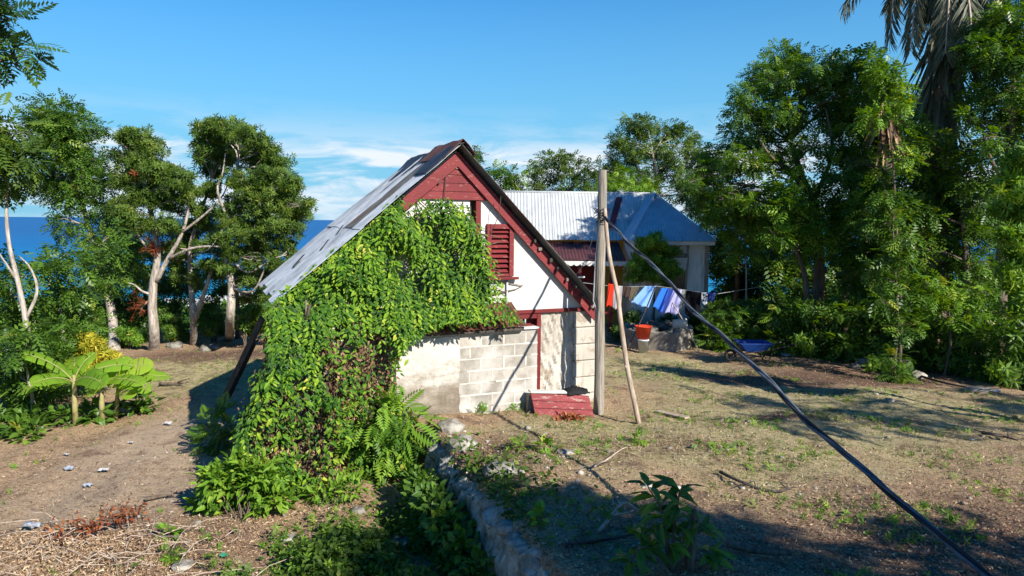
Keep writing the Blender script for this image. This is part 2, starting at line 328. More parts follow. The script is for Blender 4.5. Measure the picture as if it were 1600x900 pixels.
def nrmz(a): return a/(np.linalg.norm(a, axis=-1, keepdims=True)+1e-9)
def scatter(name, pos, dirv, nrm, size, tone, T, m, parent=None, loc=None):
    tv, tf = T; pos = np.asarray(pos, float); n = len(pos); d = nrmz(np.asarray(dirv, float)); nm = np.asarray(nrm, float)
    nm = nrmz(nm-d*np.sum(nm*d, 1, keepdims=True)); s = np.cross(nm, d); k = len(tv)
    sz = np.asarray(size, float)[:, None, None]
    V = pos[:, None, :]+sz*(d[:, None, :]*tv[None, :, 0:1]+s[:, None, :]*tv[None, :, 1:2]+nm[:, None, :]*tv[None, :, 2:3])
    ff = np.array([i for f in tf for i in f]); cn = np.array([len(f) for f in tf])
    FF = (ff[None, :]+(np.arange(n)*k)[:, None]).ravel(); CN = np.tile(cn, n)
    return npmesh(name, V.reshape(-1, 3), FF, CN, m, parent, loc, np.repeat(np.clip(tone, 0, 1), k))
def rdir(rg, n): return nrmz(rg.normal(0, 1, (n, 3)))
def crown_pts(rg, clumps, dens, s, flat=.8, sub=9, loose=.22):
    pos = []; dr = []; nm = []; tn = []
    for c, r in clumps:
        n = max(10, int(dens*r*r/(s*s)*.27)); c = np.array(c)
        sd_ = rdir(rg, sub); sd_[:, 2] = sd_[:, 2]*.85+.1; sc = c+sd_*r*rg.uniform(.45, .95, (sub, 1))*np.array([1, 1, flat]); st = rg.normal(0, .13, sub)
        i = rg.integers(0, sub, n); o = rdir(rg, n); rr = r*rg.uniform(.25, .52, (n, 1))*(rg.uniform(.3, 1, (n, 1))**.5)
        p = sc[i]+o*rr*np.array([1, 1, flat*.8]); stray = rg.random(n) < loose; p[stray] = c+rdir(rg, int(stray.sum()))*r*rg.uniform(.2, 1.12, (int(stray.sum()), 1))*np.array([1, 1, flat])
        out = nrmz(p-c)*.7+o*.6
        pos.append(p); dr.append(out+rg.normal(0, .45, (n, 3))+np.array([0, 0, -.25])); nm.append(np.array([0, 0, 1.0])+out*.55+rg.normal(0, .35, (n, 3)))
        tn.append(.45+st[i]+rg.normal(0, .17, n)+.08*o[:, 2])
    return np.concatenate(pos), np.concatenate(dr), np.concatenate(nm), np.concatenate(tn)
def curve(a, b, k, rg, n=6, sag=.12):
    a = np.array(a, float); b = np.array(b, float); l = np.linalg.norm(b-a); o = rg.normal(0, sag*l*.5, 3); o[2] += sag*l*.4
    return [a*(1-t)+b*t+o*math.sin(math.pi*t)+rg.normal(0, .02*l, 3)*(0 < t < 1) for t in np.linspace(0, 1, n)]
def catmull(pts, sub=4):
    p = [np.array(q, float) for q in pts]; p = [2*p[0]-p[1]]+p+[2*p[-1]-p[-2]]; out = []
    for i in range(1, len(p)-2):
        for k in range(sub):
            t = k/sub; out.append(.5*((2*p[i])+(-p[i-1]+p[i+1])*t+(2*p[i-1]-5*p[i]+4*p[i+1]-p[i+2])*t*t+(-p[i-1]+3*p[i]-3*p[i+1]+p[i+2])*t**3))
    out.append(p[-2]); return out
def tree(name, label, group, base, trunk, clumps, r=.15, s=.4, dens=200, T=T_PIN, lm=None, bark=None, seed=0, flat=.8, limbs=(), cat='tree', sub=9, twigs=5, loose=.22, parts=('trunk', 'crown')):
    rg = np.random.default_rng(seed+100); base = np.array(base, float)
    if name in ('tall_dark_tree', 'white_barked_tree', 'twin_trunk_tree', 'wide_crowned_tree'): clumps = [(c, q*1.14) for c, q in clumps]
    root = thing(name, base, label, cat, group)
    tp = catmull([base-np.array([0, 0, .15])]+[np.array(q) for q in trunk], 4); m = len(tp)
    mb = MB(); rad = [r*(1.35 if i == 0 else 1.12 if i == 1 else 1)*(1-.72*i/(m-1)) for i in range(m)]
    mb.tube(tp, rad, 9)
    for lp, lr in limbs:
        q = catmull(lp, 4); mb.tube(q, [lr*(1-.7*i/(len(q)-1)) for i in range(len(q))], 7)
    tr = np.array(tp); lpts = [(q, rad[i]) for i, q in enumerate(tp) if i > m*.3]
    for c, cr_ in clumps:
        c = np.array(c); dd = [np.linalg.norm(q-c)+1.5*max(0, q[2]-c[2]+.2*cr_) for q, _ in lpts]; i = int(np.argmin(dd)); a, ra = lpts[i]
        q = curve(a, c, 0, rg, 6); r1 = max(.012, min(ra*.6, .05*cr_+.015)); mb.tube(q, [r1*(1-.65*t) for t in np.linspace(0, 1, len(q))], 5, cap=False)
        for _ in range(twigs):
            e = c+rdir(rg, 1)[0]*cr_*rg.uniform(.5, .95)*np.array([1, 1, flat]); g = curve(q[rg.integers(2, 6)], e, 0, rg, 4, .15); mb.tube(g, [r1*.35, r1*.28, r1*.2, r1*.1], 4, cap=False)
    mb.build(parts[0], bark or bark_brown, root, sm=True)
    p, d, nrm, tn = crown_pts(rg, clumps, dens, s, flat, sub, loose)
    scatter(parts[1], p, d, nrm, s*rg.uniform(.65, 1.2, len(p)), tn, T, lm or leaf_mid, root)
    return root
def cl(Y, *a, dy=.8, seed=0):
    """clumps from (px, py, radius_px): each gets its own depth around Y"""
    rg = np.random.default_rng(seed+int(a[0][0])+5000); o = []
    for q in a:
        y = Y+(q[3] if len(q) > 3 else rg.uniform(-dy, dy)); o.append((P(q[0], q[1], y), q[2]/F*y))
    return o
# ================================================================== SETTING
def axis_pts(lo, hi, flo, fhi, st, grow=1.16):
    a = list(np.arange(flo, fhi, st)); x = flo; d = st; left = []
    while x > lo: d *= grow; x -= d; left.append(x)
    x = a[-1]; d = st
    while x < hi: d *= grow; x += d; a.append(x)
    return np.array(left[::-1]+a)
gx = axis_pts(-1500, 1500, -10.5, 13.5, .085); gy = axis_pts(-60, 1100, 4.2, 23, .085)
GX, GY = np.meshgrid(gx, gy); GZ = hz(GX, GY)
rg = np.random.default_rng(5)
fine = (GX > -11) & (GX < 14) & (GY < 24)
GZ = GZ+np.where(fine, rg.normal(0, .007, GZ.shape), 0)
ni, nj = GX.shape; idx = np.arange(ni*nj).reshape(ni, nj)
Q = np.stack([idx[:-1, :-1], idx[:-1, 1:], idx[1:, 1:], idx[1:, :-1]], -1).reshape(-1)
def blob(x, y, cx, cy, rx, ry): return np.exp(-(((x-cx)/rx)**2+((y-cy)/ry)**2))
def masks(x, y):
    x = np.asarray(x, float); y = np.asarray(y, float)
    # lawn, leaf litter, pale dust: where each really lies on the ground
    lawn = .9*blob(x, y, -7, 19, 4, 3.5)+.8*blob(x, y, 3.6, 17, 2.8, 3)+.56*blob(x, y, 4.5, 11, 4, 2.4)+.5*blob(x, y, 1.6, 9.6, 2.6, 1.6)+.42*blob(x, y, 8, 13, 3.5, 2)+.2*blob(x, y, 4, 7, 4, 2)
    lit = .7*blob(x, y, 6, 6, 7, 2.2)+.55*blob(x, y, -.3, 9.2, 1.6, 1.3)+.7*blob(x, y, 10, 17.5, 6, 2.6)+.9*blob(x, y, -9, 21.5, 3.5, 1.8)+.9*blob(x, y, 4.6, 11.6, .9, .4)+.6*blob(x, y, 7, 15.5, 3, .9)+.5*blob(x, y, 2.4, 9.6, 1.4, .9)+.5*blob(x, y, 7.5, 10.5, 1.4, .7)+.5*blob(x, y, -4, 8, 2.4, 1.6)+.5*blob(x, y, 6, 15.2, 2.4, .8)+.4*blob(x, y, -6, 10.5, 2.2, 1.4)
    dust = .9*blob(x, y, -5.8, 12.6, 1.8, 3.4)+.5*blob(x, y, -5, 9, 2, 1.6)+.6*blob(x, y, 5.8, 10.4, 2.6, .5)+.35*blob(x, y, 7.2, 9.2, 1.4, 1.0)
    return np.clip(lawn, 0, 1), np.clip(lit, 0, 1), np.clip(dust, 0, 1)
m_, t_ = mat('ground')
at = [N(t_, 'ShaderNodeAttribute', attribute_name=k).outputs['Fac'] for k in ('lawn', 'litter', 'dust')]
nA = noise(t_, .9, 9, .68); nB = noise(t_, 6, 8, .7); nC = noise(t_, 30, 6, .7); nD = noise(t_, .35, 5, .6); nE = noise(t_, 90, 3, .6)
dirt = ramp(t_, [(.25, (.12, .07, .04)), (.42, (.24, .16, .10)), (.55, (.37, .27, .175)), (.7, (.50, .395, .28)), (.82, (.62, .52, .40))], nC.outputs[0]).outputs[0]
dirt2 = ramp(t_, [(.3, (.80, .76, .70)), (.55, (1.28, 1.22, 1.13)), (.75, (1.5, 1.43, 1.3))], nB.outputs[0]).outputs[0]
c_ = mixc(t_, 1.0, dirt, dirt2, 'MULTIPLY')
litc = ramp(t_, [(.3, (.06, .036, .025)), (.5, (.15, .092, .062)), (.66, (.28, .19, .135)), (.8, (.42, .32, .24))], nC.outputs[0]).outputs[0]
def mk(src, add, lo, hi, nn=nA):
    x = N(t_, 'ShaderNodeMath', operation='ADD'); t_.links.new(src, x.inputs[0]); t_.links.new(nn.outputs[0], x.inputs[1])
    return ramp(t_, [(lo, (0, 0, 0)), (hi, (1, 1, 1))], x.outputs[0]).outputs[0]
# ramps clamp at 1, so halve the sums
def mk2(src, lo, hi, nn=nA):
    x = N(t_, 'ShaderNodeMath', operation='ADD'); t_.links.new(src, x.inputs[0]); t_.links.new(nn.outputs[0], x.inputs[1])
    y = N(t_, 'ShaderNodeMath', operation='MULTIPLY'); y.inputs[1].default_value = .5; t_.links.new(x.outputs[0], y.inputs[0])
    return ramp(t_, [(lo, (0, 0, 0)), (hi, (1, 1, 1))], y.outputs[0]).outputs[0]
dustc = ramp(t_, [(.3, (.31, .22, .14)), (.7, (.54, .42, .29))], nC.outputs[0]).outputs[0]
c_ = mixc(t_, mk2(at[2], .40, .62, nB), c_, dustc)
strawc = ramp(t_, [(.3, (.25, .19, .095)), (.5, (.41, .34, .18)), (.7, (.53, .46, .28))], nC.outputs[0]).outputs[0]
grnc = ramp(t_, [(.3, (.08, .095, .025)), (.7, (.19, .21, .055))], nC.outputs[0]).outputs[0]
lawnc = mixc(t_, ramp(t_, [(.50, (0, 0, 0)), (.60, (.8,)*3)], nB.outputs[0]).outputs[0], strawc, grnc)
c_ = mixc(t_, mk2(at[0], .38, .52), c_, lawnc)
c_ = mixc(t_, mk2(at[1], .42, .60, nB), c_, litc)
c_ = mixc(t_, ramp(t_, [(.58, (0, 0, 0)), (.64, (.6,)*3)], nA.outputs[0]).outputs[0], c_, lawnc)
c_ = mixc(t_, ramp(t_, [(.54, (0, 0, 0)), (.64, (.75,)*3)], noise(t_, 1.7, 7, .65, .4).outputs[0]).outputs[0], c_, litc)
hsum = N(t_, 'ShaderNodeMath', operation='ADD'); t_.links.new(nC.outputs[0], hsum.inputs[0]); t_.links.new(nE.outputs[0], hsum.inputs[1])
finish(t_, c_, .95, hsum.outputs[0], .8, .035, .1)
lw, lt, du = masks(GX, GY)
g_ = npmesh('ground', np.stack([GX, GY, GZ], -1).reshape(-1, 3), Q, np.full(len(Q)//4, 4), m_, smooth_=True, attrs={'lawn': lw.ravel(), 'litter': lt.ravel(), 'dust': du.ravel()})
tag(g_, kind='structure')
# sea: shallow turquoise near the shore, deep blue beyond
m_, t_ = mat('sea_water'); tcx = N(t_, 'ShaderNodeTexCoord'); sp = N(t_, 'ShaderNodeSeparateXYZ'); t_.links.new(tcx.outputs['Object'], sp.inputs[0])
nz = noise(t_, .0025, 4, .6); ad = N(t_, 'ShaderNodeMath', operation='MULTIPLY_ADD'); ad.inputs[1].default_value = 350; t_.links.new(nz.outputs[0], ad.inputs[0]); t_.links.new(sp.outputs[1], ad.inputs[2])
mr = N(t_, 'ShaderNodeMapRange'); mr.inputs['From Min'].default_value = 600; mr.inputs['From Max'].default_value = 3600; t_.links.new(ad.outputs[0], mr.inputs[0])
r_ = ramp(t_, [(0, (.012, .25, .36)), (.15, (.006, .18, .36)), (.45, (.010, .125, .31)), (1, (.016, .105, .27))], mr.outputs[0])
nw = noise(t_, .05, 6, .6, sc3=(1, 3, 1)); finish(t_, r_.outputs[0], .5, nw.outputs[0], .5, 2, .10)
sm = MB(); sm.add([(-40000, 350, -72), (40000, 350, -72), (40000, 45000, -72), (-40000, 45000, -72)], [(0, 1, 2, 3)])
tag(sm.build('sea', m_), kind='structure')
# ================================================================== SMALL HOUSE
house = thing('small_house', L(4.0, 12.6, 0), 'small steep gabled house with weathered zinc roof, red boards and white wall under green vines', 'house')
UL, UR, UC = 1.42, 6.72, 3.95; ZR = 4.36; TL = (4.36-1.90)/(3.95-1.02); TR = (4.36-1.60)/(6.68-3.95); WB = 13.95; WE = WG-.30
def roof_z(u): return ZR-(UC-u)*TL if u < UC else ZR-(u-UC)*TR
# gable wall: upper part with the attic opening left as a real hole
mb = MB(); th = .16
oa, ob = UZ(734, 360, WG)[0], UZ(748, 360, WG)[0]; zo0, zo1 = 2.45, UZ(740, 313, WG)[1]
def seg(ua, ub, z0a, z0b, z1a, z1b):
    mb.hexa([L(ua, WG, z0a), L(ub, WG, z0b), L(ub, WG+th, z0b), L(ua, WG+th, z0a), L(ua, WG, z1a), L(ub, WG, z1b), L(ub, WG+th, z1b), L(ua, WG+th, z1a)])
du_ = .06
wu0, wu1 = UZ(759, 400, WG)[0], UZ(801, 400, WG)[0]; wz1, wz0 = UZ(780, 350, WG)[1], UZ(780, 432, WG)[1]
seg(UL, oa, -1.0, -1.0, roof_z(UL)-du_, roof_z(oa)-du_) if oa < UC else None
if oa >= UC: seg(UL, UC, -1.0, -1.0, roof_z(UL)-du_, ZR-du_); seg(UC, oa, -.3, -.3, ZR-du_, roof_z(oa)-du_)
seg(oa, ob, -.3, -.3, zo0, zo0); seg(oa, ob, zo1, zo1, roof_z(oa)-du_, roof_z(ob)-du_)
seg(ob, wu0, -.3, -.3, roof_z(ob)-du_, roof_z(wu0)-du_)
ZT = UZ(860, 484, WG)[1]
seg(wu0, wu1, -.3, -.3, wz0, wz0); seg(wu0, wu1, wz1, wz1, roof_z(wu0)-du_, roof_z(wu1)-du_)
UD = UZ(800, 540, WG)[0]
seg(wu1, UR, ZT, ZT, roof_z(wu1)-du_, roof_z(UR)-du_); 
mb.build('gable_wall', white_wall, house)
# recessed ground floor, door and pier on the right
UPi = UZ(897, 540, WG)[0]; WR = WG+.05; dl, dr = UZ(800, 540, WR)[0], UZ(842, 540, WR)[0]
mb = MB(); nx, nz_ = 26, 34; rgw = np.random.default_rng(8)
gr = [[L(dr+(UPi-dr)*j/nx, WR-.02*rgw.random()-.04*max(0, math.sin(j*.9+i*.35)*math.sin(i*.75+j*.3)), -.35+(ZT+.35)*i/nz_) for j in range(nx+1)] for i in range(nz_+1)]
grid_solid(mb, gr, D*.25); mb.build('stone_wall', stone_plaster, house)
mb = MB(); k = 6; zz = np.linspace(-.35, ZT-.045, k+1)
for i in range(k): mb.hbox(UPi, UR, WG-.012+.008*(i % 2), WG+.46, zz[i]+.006, zz[i+1]-.004)
bevel(mb.build('corner_pier', stone_plaster, house), .018, 2)
mb = MB(); mb.hbox(wu1-.02, UR+.03, WG-.035, WG+th, ZT-.045, ZT+.02); bevel(mb.build('floor_trim', red_dark, house), .006)
mb = MB(); mb.hbox(wu1-.3, dl-.02, WR, WR+.2, -.35, ZT); mb.build('inner_wall', white_wall, house)
d_ = thing('door', L(dl, WR, 0), None, None); d_.parent = house; d_.location = [float(v) for v in L(dl, WR, 0)-base_of(house)]
mb = MB(); mb.hbox(dl-.02, dr+.02, WR+.10, WR+.14, -.3, ZT-.06); mb.build('door_leaf', red_paint, d_)
mb = MB(); mb.hbox(dr-.07, dr+.01, WR-.06, WR+.05, -.3, ZT-.05); mb.hbox(dl-.06, dl+.02, WR-.06, WR+.05, -.3, ZT-.05); mb.hbox(dl+.025, dr-.075, WR-.06, WR+.05, ZT-.14, ZT-.055); mb.hbox(dl+.025, dr-.075, WR+.02, WR+.055, ZT-.30, ZT-.26); bevel(mb.build('door_frame', red_dark, d_), .005)
mb = MB()
for i in range(3): mb.hbox(dl+.1+.15*i, dl+.22+.15*i, WR+.045, WR+.056, ZT-.52, ZT-.34)
mb.build('pane', white_trim, d_)
mb = MB(); mb.hbox(dl+.22, dl+.245, WR-.05, WR-.03, .9, ZT-.1); mb.build('iron_bar', pipe_grey, house)
# side and back walls
mb = MB(); zl = roof_z(UL)-.08; mb.hbox(UL, UL+.2, WG+th+.002, WB-.2, -1.1, zl); zr_ = roof_z(UR)-.1; mb.hbox(UR-.22, UR, WG+.47, WB-.2, -.6, zr_)
mb.prism([L(UL+.21, WB-.2, -.9), L(UR-.23, WB-.2, -.9), L(UR-.23, WB-.2, roof_z(UR-.23)-.08), L(UC, WB-.2, ZR-.08), L(UL+.21, WB-.2, roof_z(UL+.21)-.08)], -D*.2); mb.build('side_wall', white_wall, house)
# red boards in the gable top, bargeboards
pz = UZ(700, 312, WG)[1]; mb = MB(); nb = 5; zb = pz; hgt = (ZR-.30-pz)/4.2
for i in range(4):
    za, zc = pz+i*hgt, pz+(i+1)*hgt-.006; ul = lambda z: UC-(ZR-.10-z)/TL; ur = lambda z: UC+(ZR-.10-z)/TR
    f_ = .05+.006*(i % 2)
    q = [(ul(za)+.02, za), (ur(za)-.02, za), (ur(zc)-.02, zc), (ul(zc)+.02, zc)]
    mb.prism([L(u, WG-f_, z) for u, z in q], D*.045, .5)
bevel(mb.build('gable_boards', red_paint, house), .004)
mb = MB(); mb.hbox(UC-.10, UC+.12, WG-.075, WG-.01, ZR-.36, ZR-.27, .4); mb.prism([L(UC-.07, WG-.08, ZR-.27), L(UC+.10, WG-.08, ZR-.27), L(UC+.015, WG-.08, ZR-.13)], D*.02); mb.build('nest_ledge', limestone, house)
for sgn, ue, nm_ in ((-1, 1.05, 'bargeboard'), (1, 6.63, 'bargeboard')):
    mb = MB(); hb = .235; T_ = TL if sgn < 0 else TR; q = []; na = 1
    for i in range(na):
        ua = UC+(ue-UC)*i/na; ub = UC+(ue-UC)*(i+1)/na
        w_ = WG-.105+.001*i
        mb.prism([L(ua, w_, roof_z(ua)-.085-hb), L(ub, w_, roof_z(ub)-.085-hb), L(ub, w_, roof_z(ub)-.085), L(ua, w_, roof_z(ua)-.085)], D*.04)
    mb.build(nm_, red_paint if sgn < 0 else red_dark if False else red_paint, house)
# rafter and lath ends poking from under the right verge and the eave
mb = MB(); rgl = np.random.default_rng(4)
for i in range(9):
    u = UC+.3+i*.29; z = roof_z(u)-.055; mb.bar(L(u, WG+.2, z), L(u, WB, z), .07, .04)
for i in range(9):
    u = UC-.25-i*.3; z = roof_z(u)-.055; mb.bar(L(u, WG+.2, z), L(u, WB, z), .07, .04)
mb.build('roof_lath', wood_grey, house)
for i in range(8):
    u = UC+1.35+i*.17+rgl.uniform(-.04, .04); z = roof_z(u)-.13-rgl.uniform(0, .05); mb = MB(); mb.bar(L(u, WG-.10-rgl.uniform(.05, .11), z), L(u+.02, WG-.062, z+.01), rgl.uniform(.03, .06), rgl.uniform(.03, .07)); mb.build('rafter_tail', wood_grey if i % 3 == 1 else wood_dark, house)
# roof: separate sheets, each a corrugated solid
wv = np.linspace(WE, WB, 6); zs = [.0, .012, .004, .016, .006]; tn_ = [.95, .55, .8, .68, .4]
rs = thing('roof', L(2.5, 12.5, 3), None, None); rs.parent = house; rs.location = [float(v) for v in L(2.5, 12.5, 3)-base_of(house)]
for i in range(5):
    mb = MB(); e_ = [.97, 1.03, .99, 1.06, 1.0][i]; lap = .05
    um = UC-1.55; o = zs[i]
    corrug(mb, L(e_, wv[i], roof_z(e_)+.02+o), L(e_, wv[i+1]+lap, roof_z(e_)+.02+o), L(um-.05, wv[i], roof_z(um-.05)+.02+o), L(um-.05, wv[i+1]+lap, roof_z(um-.05)+.02+o), 7, .010, 8, tn_[i], .004, .006, i)
    mb.build('roof_sheet', zinc_grey, rs)
    mb = MB(); corrug(mb, L(um-.12, wv[i], roof_z(um-.12)+.038+o), L(um-.12, wv[i+1]+lap, roof_z(um-.12)+.038+o), L(UC, wv[i], ZR+.03+o), L(UC, wv[i+1]+lap, ZR+.03+o-.05*i*.3), 7, .010, 8, [.9, .12, .75, .7, .35][i], .004, .006, i+20)
    mb.build('roof_sheet', zinc_old if i == 1 else zinc_grey, rs)
    mb = MB(); er = 6.66+[0, .03, -.02, .02, 0][i]
    corrug(mb, L(er, wv[i], roof_z(er)+.02+o), L(er, wv[i+1]+lap, roof_z(er)+.02+o), L(UC, wv[i], ZR+.025+o), L(UC, wv[i+1]+lap, ZR+.025+o), 7, .010, 10, tn_[i]*.8, .004, .006, i+40)
    mb.build('roof_sheet', zinc_old, rs)
# curled ridge sheets: rusty strip near, black sagging felt behind
mb = MB(); g = []
for i in range(9):
    w_ = WE-.03+(WB-WE+.05)*i/8; sag = .06*math.sin(i*1.3)-.012*i; row = []
    for u, dz in ((-.62, -.02), (-.4, -.01), (-.2, .0), (-.06, .01), (.04, .02), (.16, .0)): uu = UC+u; row.append(L(uu, w_, roof_z(uu)+.07+dz+sag*.5*(1 if abs(u) > .1 else .6)))
    g.append(row)
grid_solid(mb, g, (0, 0, -.012)); mb.build('ridge_cap', zinc_black, rs, sm=False)
mb = MB(); g = []
for i in range(7):
    w_ = WE-.06+1.5*i/6; row = []
    for u, dz in ((-.30, -.02), (-.14, .0), (.0, .02), (.1, .03), (.22, .0)): uu = UC+u; row.append(L(uu, w_, roof_z(uu)+.085+dz-.01*math.sin(i*2.1)))
    g.append(row)
grid_solid(mb, g, (0, 0, -.01)); mb.build('ridge_strip', zinc_rust, rs)
# small torn flaps and a ventilating gap on the left slope
for u, w_, sz in ((1.55, WE+1.5, .18), (1.9, WE+.95, .13), (2.2, WE+1.2, .10)):
    mb = MB(); z = roof_z(u)+.05; mb.prism([L(u-sz*.4, w_, z-sz*.4*TL), L(u+sz*.6, w_, z+sz*.6*TL+.06), L(u+sz*.5, w_+sz, z+sz*.5*TL+.05), L(u-sz*.5, w_+sz, z-sz*.5*TL)], np.array([0, 0, .006])); mb.build('torn_flap', zinc_old, rs)
# louvred window
win = thing('window', L(wu0, WG, wz0), None, None); win.parent = house; win.location = [float(v) for v in L(wu0, WG, wz0)-base_of(house)]
mb = MB(); fw = .085
mb.hbox(wu0, wu0+fw, WG-.06, WG+.1, wz0, wz1); mb.hbox(wu1-fw, wu1, WG-.06, WG+.1, wz0, wz1); mb.hbox(wu0+fw+.001, wu1-fw-.001, WG-.058, WG+.1, wz1-fw, wz1); mb.hbox(wu0+fw+.001, wu1-fw-.001, WG-.058, WG+.1, wz0, wz0+.05)
bevel(mb.build('frame', red_paint, win), .006)
mb = MB(); ns = 9
for i in range(ns):
    z = wz0+.10+(wz1-wz0-fw-.14)*i/(ns-1); mb.box(L((wu0+wu1)/2, WG+.0, z), ((wu1-wu0)/2-fw-.003, .042, .006), G, (D*.75+np.array([0, 0, .66])), (np.array([0, 0, .75])-D*.66))
mb.build('louvre', red_paint, win)
mb = MB(); mb.hbox(wu0-.04, wu1+.07, WG-.13, WG-.062, wz0-.05, wz0-.006); bevel(mb.build('sill', red_dark, win), .006)
mb = MB(); mb.hbox(wu0+.01, wu1-.01, WG+.12, WG+.14, wz0+.01, wz1-.01); mb.build('backing', wood_dark, win)  # dark backing stands in for the shade of the room behind the louvres
mb = MB(); mb.hbox(oa+.0, ob, WG+.10, WG+.12, zo0, zo1); mb.build('attic_dark_panel', wood_dark, house)  # dark panel set in the opening, painted shade for the dark inside
mb = MB(); mb.hbox(ob-.06, ob+.03, WG-.03, WG+.09, zo0, zo1-.01); mb.build('hatch_post', red_dark, house)
pu = UZ(791, 470, WG)[0]; mb = MB(); mb.tube([L(pu, WG-.03, UZ(791, 437, WG)[1]), L(pu, WG-.03, UZ(791, 512, WG)[1])], .022, 8); mb.build('downpipe', pipe_grey, house, sm=True)
# wires hanging from the right verge
mb = MB(); mb.tube([L(4.65, WE+.02, roof_z(4.65)-.1), L(4.62, WE+.02, roof_z(4.65)-.4), L(4.55, WG-.06, roof_z(4.65)-.75)], .006, 5); mb.build('hanging_wire', wood_dark, house); mb = MB(); mb.tube([L(3.75, WG-.09, ZR-.45), L(3.72, WG-.09, ZR-.8), L(3.74, WG-.09, ZR-1.05)], .008, 5); mb.build('hanging_wire', wood_dark, house); mb = MB(); mb.tube([L(3.78, WG-.085, ZR-.32), L(3.62, WG-.09, ZR-.62)], .02, 5); mb.build('hanging_wire', wood_dark, house)
# ================================================================== BLOCK ANNEX
annex = thing('block_annex', L(4.0, 10.9, 0), 'low lean-to of bare concrete blocks with flaking plaster against the gabled house', 'shed')
bu0, bu1 = 2.78, 5.26; bzt = 1.30
m_, t_ = mat('block_wall'); at_ = N(t_, 'ShaderNodeAttribute', attribute_name='tone'); n1_ = noise(t_, 5, 9, .7); n2_ = noise(t_, 1.4, 6, .6); n3_ = noise(t_, 25, 4, .6)
bc = ramp(t_, [(.3, (.22, .195, .16)), (.55, (.34, .31, .265)), (.75, (.47, .44, .39))], n1_.outputs[0]).outputs[0]
bc = mixc(t_, 1.0, bc, ramp(t_, [(0, (.72,)*3), (1, (1.2,)*3)], at_.outputs['Fac']).outputs[0], 'MULTIPLY')
wp = ramp(t_, [(.45, (0, 0, 0)), (.60, (.8,)*3)], n2_.outputs[0]).outputs[0]
bc = mixc(t_, wp, bc, (.50, .475, .43)); finish(t_, bc, .92, n3_.outputs[0], .35, .01, .15); blockm = MATS['block_wall']
mortar = simple('mortar', [(.3, (.42, .39, .34)), (.7, (.60, .57, .51))], 12, 6, .9, .4, .01)
mb = MB(); mb.hbox(bu0, bu1-.002, W0+.006, W0+.19, -.95, bzt-.02); mb.build('mortar_core', mortar, annex)
mb = MB(); jn = []; ub = UZ(716, 590, W0)[0]; ch_ = .203; rgb = np.random.default_rng(12)
for j in range(7):
    z0 = bzt-.02-(j+1)*ch_; u = ub-(.0 if j % 2 else .0); k0 = 0
    cuts = [ub]; x = ub+(.40 if j % 2 == 0 else .20)
    while x < bu1-.06: cuts.append(x); x += .405 if rgb.random() > .15 else .2
    cuts.append(bu1)
    for a, b in zip(cuts[:-1], cuts[1:]):
        mb.hbox(a+.003, b-.003, W0-.002-.004*rgb.random(), W0+.18, z0+.003, z0+ch_-.003, float(np.clip(.5+rgb.normal(0, .25), 0, 1)))
        if b < bu1-.05: jn.append((b+rgb.normal(0, .004), z0))
mb.build('block', blockm, annex); mb = MB()
for j in range(7):
    z0 = bzt-.02-(j+1)*ch_; us = np.linspace(ub+.02, bu1, 12)
    for a, b in zip(us[:-1], us[1:]):
        if rgb.random() < .9: h_ = rgb.uniform(.008, .016); mb.hbox(a, b-.001, W0-.0085-.002*rgb.random(), W0+.01, z0-h_+rgb.normal(0, .002), z0+h_+rgb.normal(0, .002))
for u_, z_ in jn: h_ = rgb.uniform(.007, .014); mb.hbox(u_-h_, u_+h_, W0-.008, W0+.01, z_+.018, z_+ch_-.018)
mb.build('mortar_lines', mortar, annex)
# plastered left half, with an uneven skin
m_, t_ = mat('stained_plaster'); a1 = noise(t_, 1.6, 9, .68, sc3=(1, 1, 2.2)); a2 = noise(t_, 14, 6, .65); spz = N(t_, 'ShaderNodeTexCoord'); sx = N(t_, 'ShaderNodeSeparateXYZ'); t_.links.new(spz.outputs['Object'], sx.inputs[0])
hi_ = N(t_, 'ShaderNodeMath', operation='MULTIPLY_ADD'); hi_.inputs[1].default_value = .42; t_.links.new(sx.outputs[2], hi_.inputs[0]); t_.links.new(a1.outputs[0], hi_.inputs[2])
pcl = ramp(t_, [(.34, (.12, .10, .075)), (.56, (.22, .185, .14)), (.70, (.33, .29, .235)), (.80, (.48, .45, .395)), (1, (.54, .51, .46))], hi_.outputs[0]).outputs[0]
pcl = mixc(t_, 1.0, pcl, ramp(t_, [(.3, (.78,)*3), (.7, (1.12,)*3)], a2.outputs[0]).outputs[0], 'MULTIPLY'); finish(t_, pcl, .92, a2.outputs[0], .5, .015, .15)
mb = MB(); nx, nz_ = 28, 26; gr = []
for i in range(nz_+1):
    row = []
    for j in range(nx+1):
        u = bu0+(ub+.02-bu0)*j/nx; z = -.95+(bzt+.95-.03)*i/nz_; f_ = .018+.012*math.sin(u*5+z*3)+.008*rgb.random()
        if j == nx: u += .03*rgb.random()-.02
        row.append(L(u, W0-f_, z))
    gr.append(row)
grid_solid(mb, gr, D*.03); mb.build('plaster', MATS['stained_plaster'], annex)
mb = MB(); mb.hbox(bu1-.17, bu1, W0+.195, WG-.03, -.4, bzt-.05); mb.build('return_wall', blockm, annex); mb = MB(); mb.hbox(bu0, bu0+.15, W0+.195, WG-.01, -.95, bzt-.05); mb.build('return_wall', blockm, annex)
mb = MB()
for a, b, z in ((2.95, 3.35, .0), (3.35, 3.8, .02), (3.8, 4.25, .01), (4.25, 4.62, .03), (4.62, 4.95, .06)): mb.hbox(a, b-.01, W0-.03-.02*rgb.random(), W0+.17, bzt-.018, bzt+.018+z*.5)
mb.build('rubble_cap', stone_plaster, annex)
